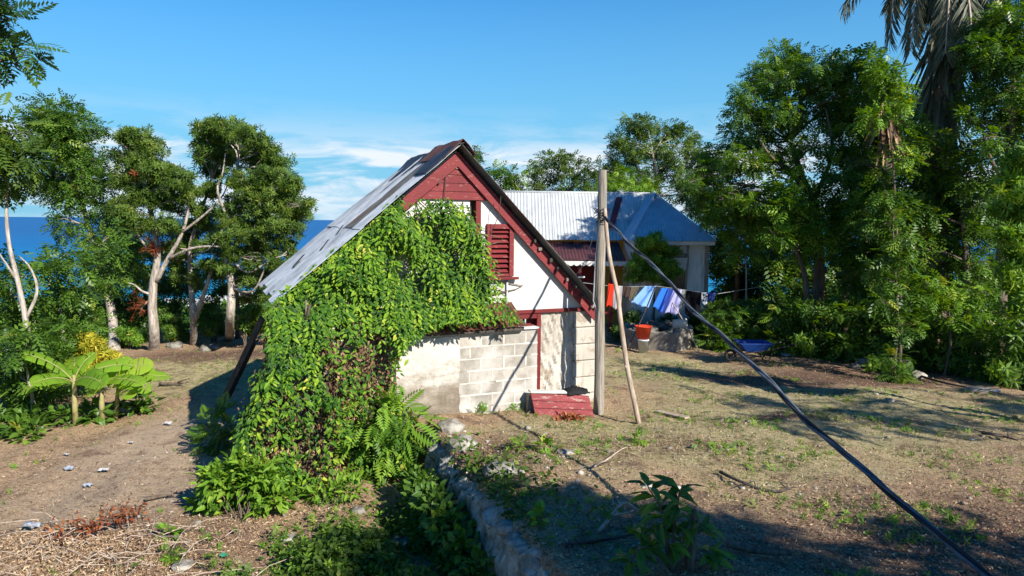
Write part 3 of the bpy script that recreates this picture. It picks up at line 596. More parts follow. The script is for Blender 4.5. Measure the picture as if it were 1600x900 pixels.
mb = MB(); mb.hbox(UZ(770, 515, W0)[0], UZ(842, 515, W0)[0], W0-.06, W0+.10, bzt+.03, bzt+.055); mb.hbox(4.95, 5.25, W0+.0, W0+.16, bzt-.018, bzt+.028); mb.build('wall_plank', white_trim, annex)
mb = MB(); corrug(mb, L(2.2, W0-.17, bzt+.07), L(4.98, W0-.17, bzt+.09), L(2.2, WG-.01, bzt+.42), L(4.98, WG-.01, bzt+.44), 30, .013, 6, .6, .004, .012, 3); mb.build('roof', zinc_rust, annex)
mb = MB(); mb.bar(L(2.3, W0-.10, bzt+.035), L(4.95, W0-.10, bzt+.055), .05, .05); mb.build('roof_beam', wood_dark, annex)
mb = MB(); mb.tube([L(bu0-.03, W0-.05, -.9), L(bu0-.03, W0-.05, bzt+.02)], .028, 8); mb.build('corner_pipe', wood_dark, annex)
# red plank panel by the doorway
pr = GH(884, 650); rp = thing('red_plank_step', (pr[0], pr[1], pr[2]), 'low sloping front of faded red planks below the stone doorway', 'planks')
pa = GH(837, 649); pb = GH(929, 652); back = D*.20
mb = MB(); H_ = .33
for i in range(3):
    za, zb_ = i*H_/3, (i+1)*H_/3-.008; mb.hexa([pa+back*(za/H_)+[0, 0, za-.03*(i == 0)], pb+back*(za/H_)+[0, 0, za-.03*(i == 0)], pb+back*(za/H_)+D*.04+[0, 0, za-.03*(i == 0)], pa+back*(za/H_)+D*.04+[0, 0, za-.03*(i == 0)], pa+back*(zb_/H_)+[0, 0, zb_], pb+back*(zb_/H_)+[0, 0, zb_], pb+back*(zb_/H_)+D*.04+[0, 0, zb_], pa+back*(zb_/H_)+D*.04+[0, 0, zb_]], .4+.15*i)
bevel(mb.build('plank', red_plank, rp), .006)
mb = MB(); a_ = pa+back+[0, 0, H_+.02]; b_ = pa+(pb-pa)*.62+back+[0, 0, H_+.035]; mb.bar(a_+D*.06, b_+D*.06, .16, .03); bevel(mb.build('cap_board', white_trim, rp), .006)
mb = MB(); mb.bar(pa+D*.42+[0, 0, .02], pb+D*.42+[0, 0, .02], .3, .5); mb.build('infill', concrete, rp)
# crumpled black cloth on the step
cc = pa+(pb-pa)*.82+back+D*.12+np.array([0, 0, H_+.01]); mb = MB(); g = []
for i in range(9):
    g.append([cc+G*(-.20+.42*j/12)+D*(-.13+.28*i/8)+np.array([0, 0, (.035+.085*math.exp(-((j-5)/4)**2-((i-4)/3)**2)+.022*math.sin(j*1.9+i)+.015*math.sin(i*2.3-j))*(1 if 0 < i < 8 else .3)]) for j in range(13)])
grid_solid(mb, g, (0, 0, -.015)); o = mb.build('cloth', black_cloth, None, cc, sm=True); tag(o, 'crumpled black cloth lying on the red planks beside the pole', 'cloth')
# ================================================================== POLE, PROP STICK, CABLES
pbz = GH(935, 646); pole = thing('utility_pole', pbz, 'thick weathered grey wooden pole standing in front of the white gable', 'pole')
Yp = pbz[1]; ptop = P(941, 266, Yp+.05); mb = MB(); pts = [pbz-[0, 0, .3]]+[pbz*(1-t)+ptop*t+G*.012*math.sin(t*9) for t in np.linspace(0, 1, 12)]
mb.tube(pts, [.098]+[.094-.018*t for t in np.linspace(0, 1, 12)], 14); mb.build('shaft', wood_grey, pole, sm=False)
mb = MB(); pc = P(944, 338, Yp); rgc = np.random.default_rng(2)
for i in range(5):
    z = -.10+.055*i; mb.tube([pc+np.array([-.04, 0, 0])+np.array([(.10+.01*i)*math.cos(t), (.10+.01*i)*math.sin(t), z+.02*math.sin(3*t+i)]) for t in np.linspace(0, 6.28, 15)], .007, 5)
mb.tube([pc+[.1*math.cos(t*2+1), -.1+.03*math.sin(t*5), .10*math.sin(t*3)+.02] for t in np.linspace(0, 4.5, 18)], .007, 5); mb.build('wire_coil', cable_black, pole)
sb = GH(998, 662); Ys = sb[1]; top_y = Yp-.13; px_ = [(998, 662), (990, 622), (981, 580), (975, 540), (969, 495), (965, 460), (956, 420), (950, 385), (946, 340), (945, 326)]
mb = MB(); sp_ = [P(x, y, Ys+(top_y-Ys)*i/9) for i, (x, y) in enumerate(px_)]; mb.tube(catmull(sp_, 3), np.linspace(.045, .032, 28), 8); j = sp_[2]; mb.tube([j, j+[-.05, -.02, .10]], [.02, .012], 5)
tag(mb.build('prop_stick', stick_wood, None, sb, sm=True), 'crooked pale stick leaning against the thick wooden pole', 'stick')
ca = P(944, 336, Yp-.10); cb = np.array([2.83, 4.0, 1.06]); mb = MB(); mb2 = MB(); cv = cb-ca; n = 110
cl_ = np.linalg.norm(cv); cd = cv/cl_; s1 = np.cross(cd, [0, 0, 1]); s1 /= np.linalg.norm(s1); s2 = np.cross(s1, cd)
def cpt(t): return ca+cv*t+np.array([0, 0, -.10*math.sin(math.pi*min(t, 1.0))*(t < 1)+.012*math.sin(t*23)])+s1*(.022*math.sin(t*17)+.014*math.sin(t*9.3+1)+.010*math.sin(t*43))
for q in range(3):
    pts = [cpt(t)+.015*(s1*math.cos(t*34+q*2.09)+s2*math.sin(t*34+q*2.09)) for t in np.linspace(0, 1.28, n)]
    (mb2 if q > 0 else mb).tube(pts, .0125, 6)  # two of the strands take the grey with the painted sheen
cable = thing('cable_bundle', ca, 'thick twisted black and sheen-grey cables running from the pole across the yard', 'cable')
mb.build('black_strand', cable_black, cable, sm=True); mb2.build('sheen_grey_strand', cable_sheen_grey, cable, sm=True)
wa = P(940, 318, Yp); wb = L(6.2, WE+.3, roof_z(6.2)+.05); mb = MB(); mb.tube([wa*(1-t)+wb*t-np.array([0, 0, .28*math.sin(math.pi*t)]) for t in np.linspace(0, 1, 16)], .007, 5)
tag(mb.build('drop_wire', pipe_grey, None, wa), 'thin grey wire sagging from the pole to the roof edge', 'wire')
mb = MB(); wa = P(938, 330, Yp); mb.tube([P(938, 330, Yp-.09), P(931, 400, Yp-.11), P(927, 470, Yp-.11), P(932, 485, Yp-.1)], .011, 5); mb.build('down_lead', pipe_grey, pole)
# dark plank leaning on the left eave
la, lb = GH(338, 645), P(410, 497, 12.6); mb = MB(); mb.bar(la-[0, 0, .03], lb, .115, .05, (0, -1, .4)); mb.bar(la+[.10, .06, 0], la*.25+lb*.75+np.array([.08, .06, 0]), .045, .04, (0, -1, .4))
tag(bevel(mb.build('leaning_plank', wood_dark, None, la), .008), 'dark weathered plank leaning against the left side of the vine-covered house', 'plank')
# ================================================================== RETAINING WALL AND STONES
def rock(rg, c, r, sq=.7, n=13, m=9):
    v = []; f = []; ph = rg.uniform(0, 6, 6); ax = r*rg.uniform(.75, 1.25, 3)*np.array([1, 1, sq])
    for i in range(m+1):
        t = math.pi*i/m
        for k in range(n):
            p = 2*math.pi*k/n; d = np.array([math.sin(t)*math.cos(p), math.sin(t)*math.sin(p), math.cos(t)])
            d = np.sign(d)*np.abs(d)**.72
            v.append(np.array(c)+d*ax*(1+.13*math.sin(3*d[0]+ph[0])*math.sin(4*d[1]+ph[1])+.10*math.sin(6*d[2]+5*d[0]+ph[2])+.07*math.sin(11*d[0]+9*d[2]+ph[3])*math.sin(10*d[1]+ph[4])+rg.normal(0, .025)))
    for i in range(m):
        for k in range(n): f.append((i*n+k, (i+1)*n+k, (i+1)*n+(k+1) % n, i*n+(k+1) % n))
    return v, f
rgs = np.random.default_rng(21); mb = MB(); g = []; ys = np.arange(10.85, 5.2, -.045)
lum = rgs.normal(0, 1, (len(ys)//5+2, 12))
for k, y in enumerate(ys):
    x = float(np.interp(y, XBY[:6], XBX[:6])); zt = gz(x+.45, y); st = lum[k//5]; row = []
    cover = -.09-.08*math.sin(y*3.1)**2-.06*float(np.exp(-((y-8.1)/.45)**2))+.06*float(np.exp(-((y-7.15)/.3)**4))+.05*float(np.clip((y-8.9)/.3, 0, 1))
    j = .05 if k % 5 == 0 else 0
    prof = [(-.12, -1.15), (-.10, -.85), (-.09, -.6), (-.07, -.4), (-.06, -.2), (-.04, -.05), (.0, .015), (.08, .04), (.13, .045), (.19, .035), (.24, .0), (.27, -.12)]
    for i, (dx, dz) in enumerate(prof): row.append(np.array([x+dx+.035*st[i]*(i < 8)+rgs.normal(0, .008)+j*(i < 6)+.03*math.sin(y*9+i), y+rgs.normal(0, .008), zt+dz+cover*(i > 4)+(.032*st[i]-j*1.2)*(i > 5)+rgs.normal(0, .007)]))
    g.append(row)
grid_solid(mb, g, (.02, 0, -.02))
rw = thing('retaining_wall', (-.6, 8, 0), 'broken low wall of pale stones stepping down from the block wall to the foreground', 'wall')
mb.build('masonry', limestone, rw)
# ================================================================== MAIN HOUSE (behind)
mh = thing('main_house', (3.5, 25, gz(3.5, 24)), 'large old house behind with white zinc roof, maroon verandah and hipped wing tinted with shade blue', 'house')
xl, xe, xw0, xw1 = -1.1, 3.9, 3.95, 6.38; ze = 2.56; zr = 4.24; YF, YR, YB = 25.0, 27.0, 29.0; YW = 22.95; gb = -1.1
mb = MB(); mb.box(((xl+xw0)/2, YF+.1+1.9, (ze+gb)/2), ((xw0-xl)/2, 1.9, (ze-gb)/2-.02)); mb.build('main_wall', yellow_wall, mh)
mb = MB(); mb.box(((xw0+xw1)/2, (YW+YB)/2, (ze+gb)/2), ((xw1-xw0)/2, (YB-YW)/2, (ze-gb)/2-.03)); mb.build('wing_wall', pale_wall, mh)
mb = MB(); mb.box((xw1-.04, YW-.012, (ze+gb)/2), (.07, .03, (ze-gb)/2-.03)); mb.box((5.72, YW-.008, 1.55), (.035, .02, .95)); mb.build('wall_post', wood_grey, mh)
# roofs
Mr = thing('roof', (3, 26, 3), None, None); Mr.parent = mh; Mr.location = [float(v) for v in np.array([3, 26, 3])-base_of(mh)]
xs_ = np.linspace(xl-.1, 4.15, 7)
for i in range(6):
    mb = MB(); corrug(mb, (xs_[i], YF-.22, ze-.06+.01*(i % 2)), (xs_[i+1]+.06, YF-.22, ze-.06+.01*(i % 2)), (xs_[i], YR, zr+.01*(i % 2)), (xs_[i+1]+.06, YR, zr+.01*(i % 2)), 8, .013, 5, [.6, .75, .65, .8, .7, .6][i], .004, .004, i)
    mb.build('roof_sheet', zinc_white, Mr)
mb = MB(); corrug(mb, (xl-.1, YB+.2, ze), (4.3, YB+.2, ze), (xl-.1, YR, zr), (4.3, YR, zr), 40, .013, 4, .6); mb.build('roof_sheet', zinc_white, Mr)
mb = MB(); corrug(mb, (4.10, YF-.22, ze-.06), (4.18, YF-.22, ze-.06), (4.10, YR, zr), (5.30, YR, zr), 8, .012, 5, .7); mb.build('roof_sheet', zinc_white, Mr)
mb = MB(); mb.tube([(xl-.12, YR, zr+.01), (5.2, YR, zr-.005)], .05, 8); mb.build('ridge_cap', zinc_white, Mr, sm=True)
xa = 5.15; Ya = 25.75; za_ = 4.17; el, er_ = 3.76, 6.56; yfz = 22.62
hip = MB(); n = 14
def facet(mb, e0, e1, apex0, apex1, n, amp, tone, seed): corrug(mb, e0, e1, apex0, apex1, n, amp, 6, tone, .004, .004, seed)
facet(hip, (el, yfz, ze), (er_, yfz, ze), (xa-.02, Ya, za_), (xa+.02, Ya, za_), 22, .012, .6, 3); hip.build('hip_front', zinc_shade_blue, Mr)
hl = MB(); facet(hl, (el, yfz+5.2, ze+.0), (el, yfz, ze), (xa, YR+.9, za_), (xa, Ya, za_), 30, .012, .75, 4); hl.build('hip_left', zinc_shade_blue, Mr)
hr_ = MB(); facet(hr_, (er_, yfz, ze), (er_, YB+.3, ze), (xa, Ya, za_), (xa, YB, za_), 36, .012, .5, 5); hr_.build('hip_right', zinc_shade_blue, Mr)
mb = MB(); mb.tube([(xa, Ya, za_+.015), (el+.02, yfz+.02, ze+.02)], .035, 6); mb.tube([(xa, Ya, za_+.015), (er_-.02, yfz+.02, ze+.02)], .035, 6); mb.tube([(xa, Ya-.03, za_+.02), (xa, YR+.8, za_+.02)], .045, 6); mb.build('hip_cap', zinc_shade_blue, Mr)
f0, f1 = P(955, 356, 25.1), P(968, 308, 26.75); mb = MB(); mb.hexa([f0+[-.10, 0, 0], f0+[.10, 0, 0], f0+[.10, .1, 0], f0+[-.10, .1, 0], f1+[-.12, 0, 0], f1+[.12, 0, 0], f1+[.12, .1, 0], f1+[-.12, .1, 0]]); mb.build('red_flashing', red_paint, Mr)
mb = MB(); mb.box(((el+er_)/2, yfz+.06, ze-.07), ((er_-el)/2-.05, .03, .06)); mb.build('fascia', white_trim, Mr)
# verandah
vx0, vx1 = -.6, 3.72; mb = MB(); xs_ = np.linspace(vx0, vx1, 5)
for i in range(4): corrug(mb, (xs_[i], 23.2, 1.88), (xs_[i+1]+.03, 23.2, 1.88), (xs_[i], YF-.02, 2.42+.006*i), (xs_[i+1]+.03, YF-.02, 2.42+.006*i), 10, .012, 4, [.5, .7, .4, .6][i], .004, .008, i+9)
mb.build('verandah_roof', zinc_maroon, mh)
mb = MB(); x = vx0
while x < vx1: mb.prism([(x, 23.22, 1.85), (x+.2, 23.22, 1.85), (x+.2, 23.22, 1.74), (x+.15, 23.22, 1.70), (x+.1, 23.22, 1.685), (x+.05, 23.22, 1.70), (x, 23.22, 1.74)], (0, .02, 0)); x += .203
mb.build('scalloped_valance', white_trim, mh)
for x in (.2, 1.35, 2.25, 3.3): mb = MB(); mb.box((x, 23.35, .45), (.05, .05, 1.28)); mb.build('verandah_post', red_dark if x != 1.35 else wood_grey, mh)
mb = MB(); mb.box((1.5, 24.1, -.95), (2.2, .95, .45)); mb.build('verandah_floor', concrete, mh)
mb = MB(); mb.box((2.55, 25.07, .75), (.5, .03, 1.05)); bevel(mb.build('door', red_dark, mh), .01)
mb = MB(); mb.box((1.2, 25.07, .95), (.45, .03, .75)); mb.build('door', wood_dark, mh)
mb = MB(); mb.box((1.8, 23.32, .12), (1.6, .025, .04)); mb.build('rail', red_dark, mh)
mb = MB(); mb.box((1.5, 22.9, 1.42), (.26, .25, .10)); mb.box((1.5, 22.9, 1.30), (.03, .03, .1)); mb.bar((1.6, 23.0, 1.3), (2.4, 23.3, 1.32), .06, .05); mb.build('wall_box', white_trim, mh)
wn = thing('window', (5.3, YW, 1.5), None, None); wn.parent = mh; wn.location = [float(v) for v in np.array([5.3, YW, 1.5])-base_of(mh)]
mb = MB(); mb.box((5.3, YW-.01, 1.5), (.34, .025, .55)); mb.build('pane', glass_dark, wn)
mb = MB()
for dx in (-.37, .37): mb.box((5.3+dx, YW-.03, 1.5), (.035, .04, .6))
mb.box((5.3, YW-.03, 2.12), (.40, .04, .035)); mb.box((5.3, YW-.03, .92), (.42, .07, .03)); mb.build('frame', wood_grey, wn)
mb = MB(); mb.box((5.3, YW-.1, 1.75), (.36, .02, .30), (1, 0, 0), (0, .9, .35), (0, -.35, .9)); mb.build('shutter', white_trim, wn)
mb = MB(); mb.box((6.0, YW-.012, .85), (.28, .02, .9)); mb.build('side_panel', pale_wall, mh)
# ================================================================== YARD: CISTERN, LAUNDRY, BARROW
tk = GP(1030, 20.2); tc_ = GP(1030, 21.3); th_ = .60
tank = thing('water_tank', tc_, 'low round concrete tank wall filled with rubble under the washing line', 'tank')
mb = MB(); rgt = np.random.default_rng(3); nn_ = 40; prof = [(1.04, -.3), (1.04, th_), (1.01, th_+.03), (.91, th_+.02), (.89, th_), (.89, -.3)]
mb.lathe(tc_, prof, nn_)
for q in range(len(mb.v)):
    x, y, z = mb.v[q]; a = math.atan2(y-tc_[1], x-tc_[0]); mb.v[q] = (x, y, z+(.05*math.sin(a*5)+.03*math.sin(a*11+1))*(z > tc_[2]+.3))
mb.build('ring_wall', concrete, tank)
mb = MB()
for i in range(60): a, r_2 = rgt.uniform(0, 6.28), .85*math.sqrt(rgt.random()); v, f = rock(rgt, tc_+[r_2*math.cos(a), r_2*math.sin(a), th_-.02+rgt.uniform(-.08, .08)], rgt.uniform(.06, .15)); mb.add(v, f, float(rgt.random()))
mb.build('rubble', stone_grey, tank)
def pail(name, c, r0, r1, h, m, label, cat, tilt=None, handle=True):
    c = np.array(c, float); root = thing(name, c, label, cat); mb = MB(); mb.lathe((0, 0, 0), [(.001, .006), (r0-.01, .006), (r0, 0), (r1, h*.9), (r1+.014, h*.9), (r1+.016, h), (r1-.006, h), (r0-.012, .02), (.001, .02)], 22)
    if tilt is not None: Q_ = np.array(tilt); mb.v = [tuple(Q_@np.array(q)) for q in mb.v]
    mb.v = [tuple(np.array(q)+c) for q in mb.v]; mb.build('shell', m, root, sm=True)
    if handle:
        mb = MB(); pts = [np.array([(r1+.02)*math.cos(t), .05*math.sin(t), h*.93-.12*math.sin(t)]) for t in np.linspace(0, math.pi, 10)]
        if tilt is not None: pts = [np.array(tilt)@q for q in pts]
        mb.tube([c+q for q in pts], .005, 5); mb.build('handle', pipe_grey, root)
    return root
bk = GP(1006, 20.02); pail('bucket', bk, .125, .15, .40, plain('plastic_white', (.62, .66, .68), .45), 'white plastic bucket standing before the concrete tank', 'bucket')
pl = plain('plastic_red', (.62, .06, .02), .45); bc_ = np.array([bk[0], bk[1]+.02, bk[2]+.402]); rb_ = thing('basin', bc_, 'bright red-orange basin set on top of the white bucket', 'basin')
mb = MB(); mb.lathe(bc_, [(.001, .008), (.15, .008), (.165, 0), (.235, .36), (.255, .365), (.255, .38), (.225, .38), (.155, .02), (.001, .02)], 24); mb.build('shell', pl, rb_, sm=True)
tl = np.array([[0, 0, 1.0], [0, 1, 0], [-1, 0, 0]]); wbk = P(1052, 502, tc_[1]-.55); wbk[2] = tc_[2]+th_+.19; pail('bucket', wbk, .13, .155, .38, plain('plastic_cream', (.70, .68, .62), .5), 'white bucket lying on its side on the tank rubble', 'bucket', tl, False)
# prop sticks and line
YL = 20.35; lA = P(880, 430, 17.6); lpts = [(905, 441, 18.6), (945, 446, YL), (985, 448, YL), (1024, 447, YL), (1070, 453, YL), (1098, 457, YL), (1122, 459, YL), (1190, 448, 20.8)]
lp3 = [P(*q) for q in lpts]; mb = MB(); mb.tube(lp3, .007, 5); tag(mb.build('clothesline', pipe_grey, None, lp3[0]), 'thin washing line strung across the yard with clothes on it', 'line')
def lineat(px):
    xs = [q[0] for q in lpts]; return P(px, float(np.interp(px, xs, [q[1] for q in lpts])), float(np.interp(px, xs, [q[2] for q in lpts])))
for a, b, lb in (((1024, 448), (980, 522), 'thin brown stick propping up the washing line beside the white bucket'), ((1050, 472), (1097, 552), 'long thin reddish stick slanting from the washing line down to the lawn')):
    g_2 = GP(b[0], 19.4 if b[1] > 530 else 20.15); t0 = P(a[0], a[1], YL-.05); mb = MB(); mb.tube(catmull([t0, (t0*.5+g_2*.5)+[.03, 0, .02], g_2], 4), .017, 6); tag(mb.build('prop_stick', stick_wood if b[0] > 1000 else wood_dark, None, g_2, sm=True), lb, 'stick')
def garment(name, label, cat, quad, m, folds=4, amp=.05, seed=0, thick=.006, group='washing hung on the line'):
    """quad: px of (top-left, top-right, bottom-right, bottom-left); hangs from the line in soft folds"""
    rgq = np.random.default_rng(seed); (a, b, c, d) = [np.array(q, float) for q in quad]; nx, ny = 22, 16; g = []; ph = rgq.uniform(0, 6, 3)
    for i in range(ny+1):
        row = []; s_ = i/ny
        for j in range(nx+1):
            t = j/nx; q = (a*(1-t)+b*t)*(1-s_)+(d*(1-t)+c*t)*s_
            y = YL-.02+amp*.7*(.3+s_)*math.sin(folds*.55*t*6.28+ph[0]+s_*1.2)+amp*.22*math.sin(t*15+ph[1]+4*s_)-.05*s_
            q1 = q[1]+(1.6*math.sin(t*9+ph[2]) if i == ny else 0); row.append(P(q[0], q1, y))
        g.append(row)
    mb = MB(); grid_solid(mb, g, (0, thick, 0)); o = mb.build(name, m, None, P(*quad[0], YL), sm=True); return tag(o, label, cat, group)
fab = lambda n, c: plain(n, c, .9, .2, 30, .1)
garment('cloth', 'bright red cloth hanging on the washing line beside the pole', 'washing', [(951, 443), (962, 445), (957, 478), (947, 478)], fab('fabric_red', (.62, .035, .015)), 1, .04, 1)
garment('towel', 'pale grey towel on the line right behind the crooked stick', 'washing', [(958, 446), (973, 447), (970, 483), (957, 482)], fab('fabric_grey', (.36, .34, .34)), 2, .03, 2)
garment('shirt', 'dark brown shirt on the line between the grey towel and striped cloth', 'washing', [(973, 447), (986, 448), (985, 465), (972, 463)], fab('fabric_brown', (.05, .032, .028)), 2, .03, 3)
m_, t_ = mat('fabric_stripe'); wvn = N(t_, 'ShaderNodeTexWave', i_Scale=5.5, i_Distortion=.8); tt = N(t_, 'ShaderNodeTexCoord'); t_.links.new(tt.outputs['Object'], wvn.inputs['Vector']); rr = ramp(t_, [(.2, (.04, .04, .035)), (.45, (.16, .13, .10)), (.6, (.22, .07, .06)), (.8, (.07, .10, .05))], wvn.outputs[0]); finish(t_, rr.outputs[0], .9)
garment('cloth', 'striped dark cloth hanging beside the light blue sheet', 'washing', [(986, 448), (999, 448), (990, 468), (983, 470)], MATS['fabric_stripe'], 1, .03, 4)
garment('sheet', 'light blue sheet pulled out to a triangle on the line', 'washing', [(1008, 447), (1025, 447), (1013, 482), (985, 473)], fab('fabric_sky', (.22, .42, .78)), 2, .07, 5)
garment('shirt', 'bright royal blue shirt hanging on the line', 'washing', [(1033, 450), (1046, 451), (1034, 489), (1020, 479)], fab('fabric_blue', (.03, .16, .62)), 2, .05, 6)
garment('shirt', 'dark blue garment between the royal blue and lavender shirts', 'washing', [(1044, 451), (1054, 452), (1040, 490), (1030, 489)], fab('fabric_navyblue', (.025, .05, .26)), 1, .05, 7)
garment('shirt', 'pale lavender shirt on the washing line', 'washing', [(1053, 452), (1066, 453), (1061, 491), (1037, 489)], fab('fabric_lavender', (.36, .36, .62)), 3, .05, 8)
garment('cloth', 'narrow grey-green cloth beside the black dress', 'washing', [(1066, 453), (1072, 453), (1067, 484), (1062, 488)], fab('fabric_sage', (.20, .22, .20)), 1, .03, 9)
garment('dress', 'long black dress hanging on the washing line', 'washing', [(1072, 454), (1096, 457), (1093, 495), (1070, 492)], fab('fabric_black', (.006, .006, .008)), 2, .04, 10)
m_, t_ = mat('fabric_print'); vn = N(t_, 'ShaderNodeTexVoronoi', i_Scale=11.0); tt = N(t_, 'ShaderNodeTexCoord'); t_.links.new(tt.outputs['Object'], vn.inputs['Vector']); rr = ramp(t_, [(.28, (.03, .03, .03)), (.36, (.75, .73, .70))], vn.outputs[0]); finish(t_, rr.outputs[0], .9)
garment('cloth', 'white cloth with dark print next to the black dress', 'washing', [(1096, 457), (1105, 457), (1106, 477), (1096, 474)], MATS['fabric_print'], 1, .03, 11)
garment('cloth', 'small navy cloth at the end of the washing', 'washing', [(1105, 457), (1118, 457), (1116, 471), (1105, 471)], fab('fabric_navy', (.03, .05, .19)), 1, .03, 12)
# wheelbarrow
wg_ = GP(1185, 17.9); bx, by, bz = wg_[0]-.05, wg_[1]+.1, gz(wg_[0], wg_[1]); wb_ = thing('wheelbarrow', (bx, by, bz), 'blue wheelbarrow parked in the shade near the trees', 'wheelbarrow')
tray = plain('tray_blue', (.008, .05, .24), .6); mb = MB(); prof = []
def ringp(cx, z, hx0, hx1, hy): return [np.array([bx+cx-hx0, by-hy, bz+z]), np.array([bx+cx+hx1, by-hy, bz+z]), np.array([bx+cx+hx1, by+hy, bz+z]), np.array([bx+cx-hx0, by+hy, bz+z])]
o1, o2, i1, i2 = ringp(0, .30, .25, .22, .20), ringp(0, .53, .46, .40, .33), ringp(0, .315, .235, .205, .185), ringp(0, .535, .435, .375, .305)
mb.add(o1+o2+i1+i2, [(3, 2, 1, 0)]+[(k, (k+1) % 4, 4+(k+1) % 4, 4+k) for k in range(4)]+[(4+k, 4+(k+1) % 4, 12+(k+1) % 4, 12+k) for k in range(4)]+[(12+k, 12+(k+1) % 4, 8+(k+1) % 4, 8+k) for k in range(4)]+[(8, 9, 10, 11)])
bevel(mb.build('tray', tray, wb_), .02, 3)
mb = MB()
for s in (-1, 1):
    mb.tube([(bx-.62, by+s*.05, bz+.18), (bx-.2, by+s*.16, bz+.27), (bx+.35, by+s*.24, bz+.36), (bx+.85, by+s*.28, bz+.50)], .018, 7)
    mb.tube([(bx+.18, by+s*.19, bz+.29), (bx+.30, by+s*.20, bz+.01), (bx+.42, by+s*.22, bz+.36)], .015, 6)
mb.build('frame', wood_dark, wb_, sm=True)
mb = MB(); wc = np.array([bx-.60, by, bz+.17]); mb.tube([wc+[.13*math.cos(t), 0, .13*math.sin(t)] for t in np.linspace(0, 6.2832, 19)], .035, 8, cap=False); mb.tube([wc+[0, -.05, 0], wc+[0, .05, 0]], .05, 8); mb.build('wheel', black_cloth, wb_, sm=True)
for s in (-1, 1): mb = MB(); mb.tube([(bx+.83, by+s*.278, bz+.495), (bx+.97, by+s*.287, bz+.53)], .023, 7); mb.build('grip', black_cloth, wb_, sm=True)
q = GP(1248, 19.3); mb = MB(); rgb2 = np.random.default_rng(6); g = [[q+np.array([-.40+.8*j/10, -.22+.44*i/6, .035+.03*math.sin(j*.9)+.02*math.sin(i*1.4)]) for j in range(11)] for i in range(7)]
grid_solid(mb, g, (0, 0, -.03)); tag(bevel(mb.build('metal_sheet', pipe_grey, None, q), .01), 'flat pale grey sheet lying on the ground beside the blue wheelbarrow', 'sheet')
# loose boards and branches
q0, q1 = GH(1026, 645), GH(1074, 656); mb = MB(); mb.bar(q0+[0, 0, .03], q1+[0, 0, .035], .13, .03); tag(bevel(mb.build('board', stick_wood, None, q0), .005), 'short pale board lying on the grass beside the prop stick', 'board')
def branch(pxs, r, m, label, lift=.03, forks=2, seed=0, cat='branch', group='dead branches on the ground'):
    rgq = np.random.default_rng(seed); pts = [GH(*q)+np.array([0, 0, r+lift*rgq.random()]) for q in pxs]; c = catmull(pts, 4); mb = MB(); mb.tube(c, [r*(1-.6*i/(len(c)-1)) for i in range(len(c))], 6)
    for _ in range(forks): i = rgq.integers(1, len(c)-1); mb.tube([c[i], c[i]+np.array([rgq.normal(0, .12), rgq.normal(0, .12), .05]), c[i]+np.array([rgq.normal(0, .3), rgq.normal(0, .25), .03])], [r*.5, r*.35, r*.2], 5)
    return tag(mb.build('dead_branch', m, None, pts[0], sm=True), label, cat, group)
branch([(1125, 742), (1150, 756), (1190, 768), (1220, 774), (1240, 765)], .022, wood_dark, 'thin dark curved branch on the sunlit grass above the shadow edge', seed=1)
branch([(936, 838), (955, 815), (975, 803), (998, 803)], .022, stick_wood, 'pale bent branch arching in the shade left of the sapling', .12, seed=2)
branch([(880, 857), (920, 852), (960, 848), (1000, 840)], .024, wood_dark, 'long dark stick flat in the shade left of the sapling', seed=3)
branch([(1135, 860), (1170, 868), (1210, 876), (1235, 873)], .045, bark_brown, 'thick short log in the shade right of the sapling', seed=4, forks=0)
branch([(925, 735), (945, 725), (972, 705), (985, 702)], .016, stick_wood, 'slim pale twig on the sunlit weedy ground', seed=5)
branch([(227, 785), (250, 780), (270, 777)], .03, bark_brown, 'short dark stick on the dry leaves near the bush', seed=6, forks=0)
branch([(250, 604), (275, 604), (296, 601)], .05, bark_brown, 'dark log on the left lawn beyond the banana plants', seed=7, forks=1)
branch([(1535, 680), (1560, 686), (1590, 692)], .03, wood_dark, 'dark stick among dead leaves at the right side of the yard', seed=8)
branch([(1440, 592), (1480, 602), (1530, 612), (1570, 620)], .03, wood_dark, 'long dark stick in the shade beside the stone ring', seed=9)
branch([(1490, 838), (1530, 842), (1570, 838)], .018, wood_dark, 'thin stick under the cable in the lower right shade', seed=10)
# loose stones
rgs = np.random.default_rng(33)
def stone(px, py, rpx, label, m=limestone, sq=.6, group='loose stones'):
    q = GH(px, py); r = rpx/F*np.linalg.norm(q-CAM); v, f = rock(rgs, q+[0, 0, r*sq*.35], r, sq); mb = MB(); mb.add(v, f); o = mb.build('stone', m, None, q, sm=True); return tag(o, label, 'stone', group)
stone(780, 741, 22, 'large pale stone slab on top of the broken wall'); stone(795, 740, 13, 'small pale block beside the large slab on the broken wall'); stone(817, 737, 8, 'little white stone just right of the broken wall top')
stone(703, 672, 16, 'pale stone at the corner below the block wall'); stone(722, 700, 20, 'white worn stone on the upper end of the broken wall')
stone(792, 828, 17, 'grey block in shade on the lower broken wall'); stone(810, 850, 18, 'grey stone in shade under another wall block'); stone(630, 852, 15, 'grey stone among dark creepers below the broken wall', stone_grey)
stone(885, 708, 13, 'flat pale stone sunk in the weeds before the annex', limestone, .3); stone(1405, 582, 22, 'biggest boulder of the mossy stone ring', stone_grey, .6); stone(1425, 580, 14, 'pale end boulder of the mossy stone ring', limestone); stone(1380, 577, 14, 'mossy stone at the left of the stone ring', stone_grey); stone(1350, 569, 9, 'small stone left of the stone ring', limestone); stone(1392, 588, 10, 'low flat stone before the biggest boulder', stone_grey, .4); stone(1433, 590, 9, 'small stone before the pale end boulder', limestone); stone(1335, 575, 7, 'little dark stone at the far left of the stone ring', stone_grey)
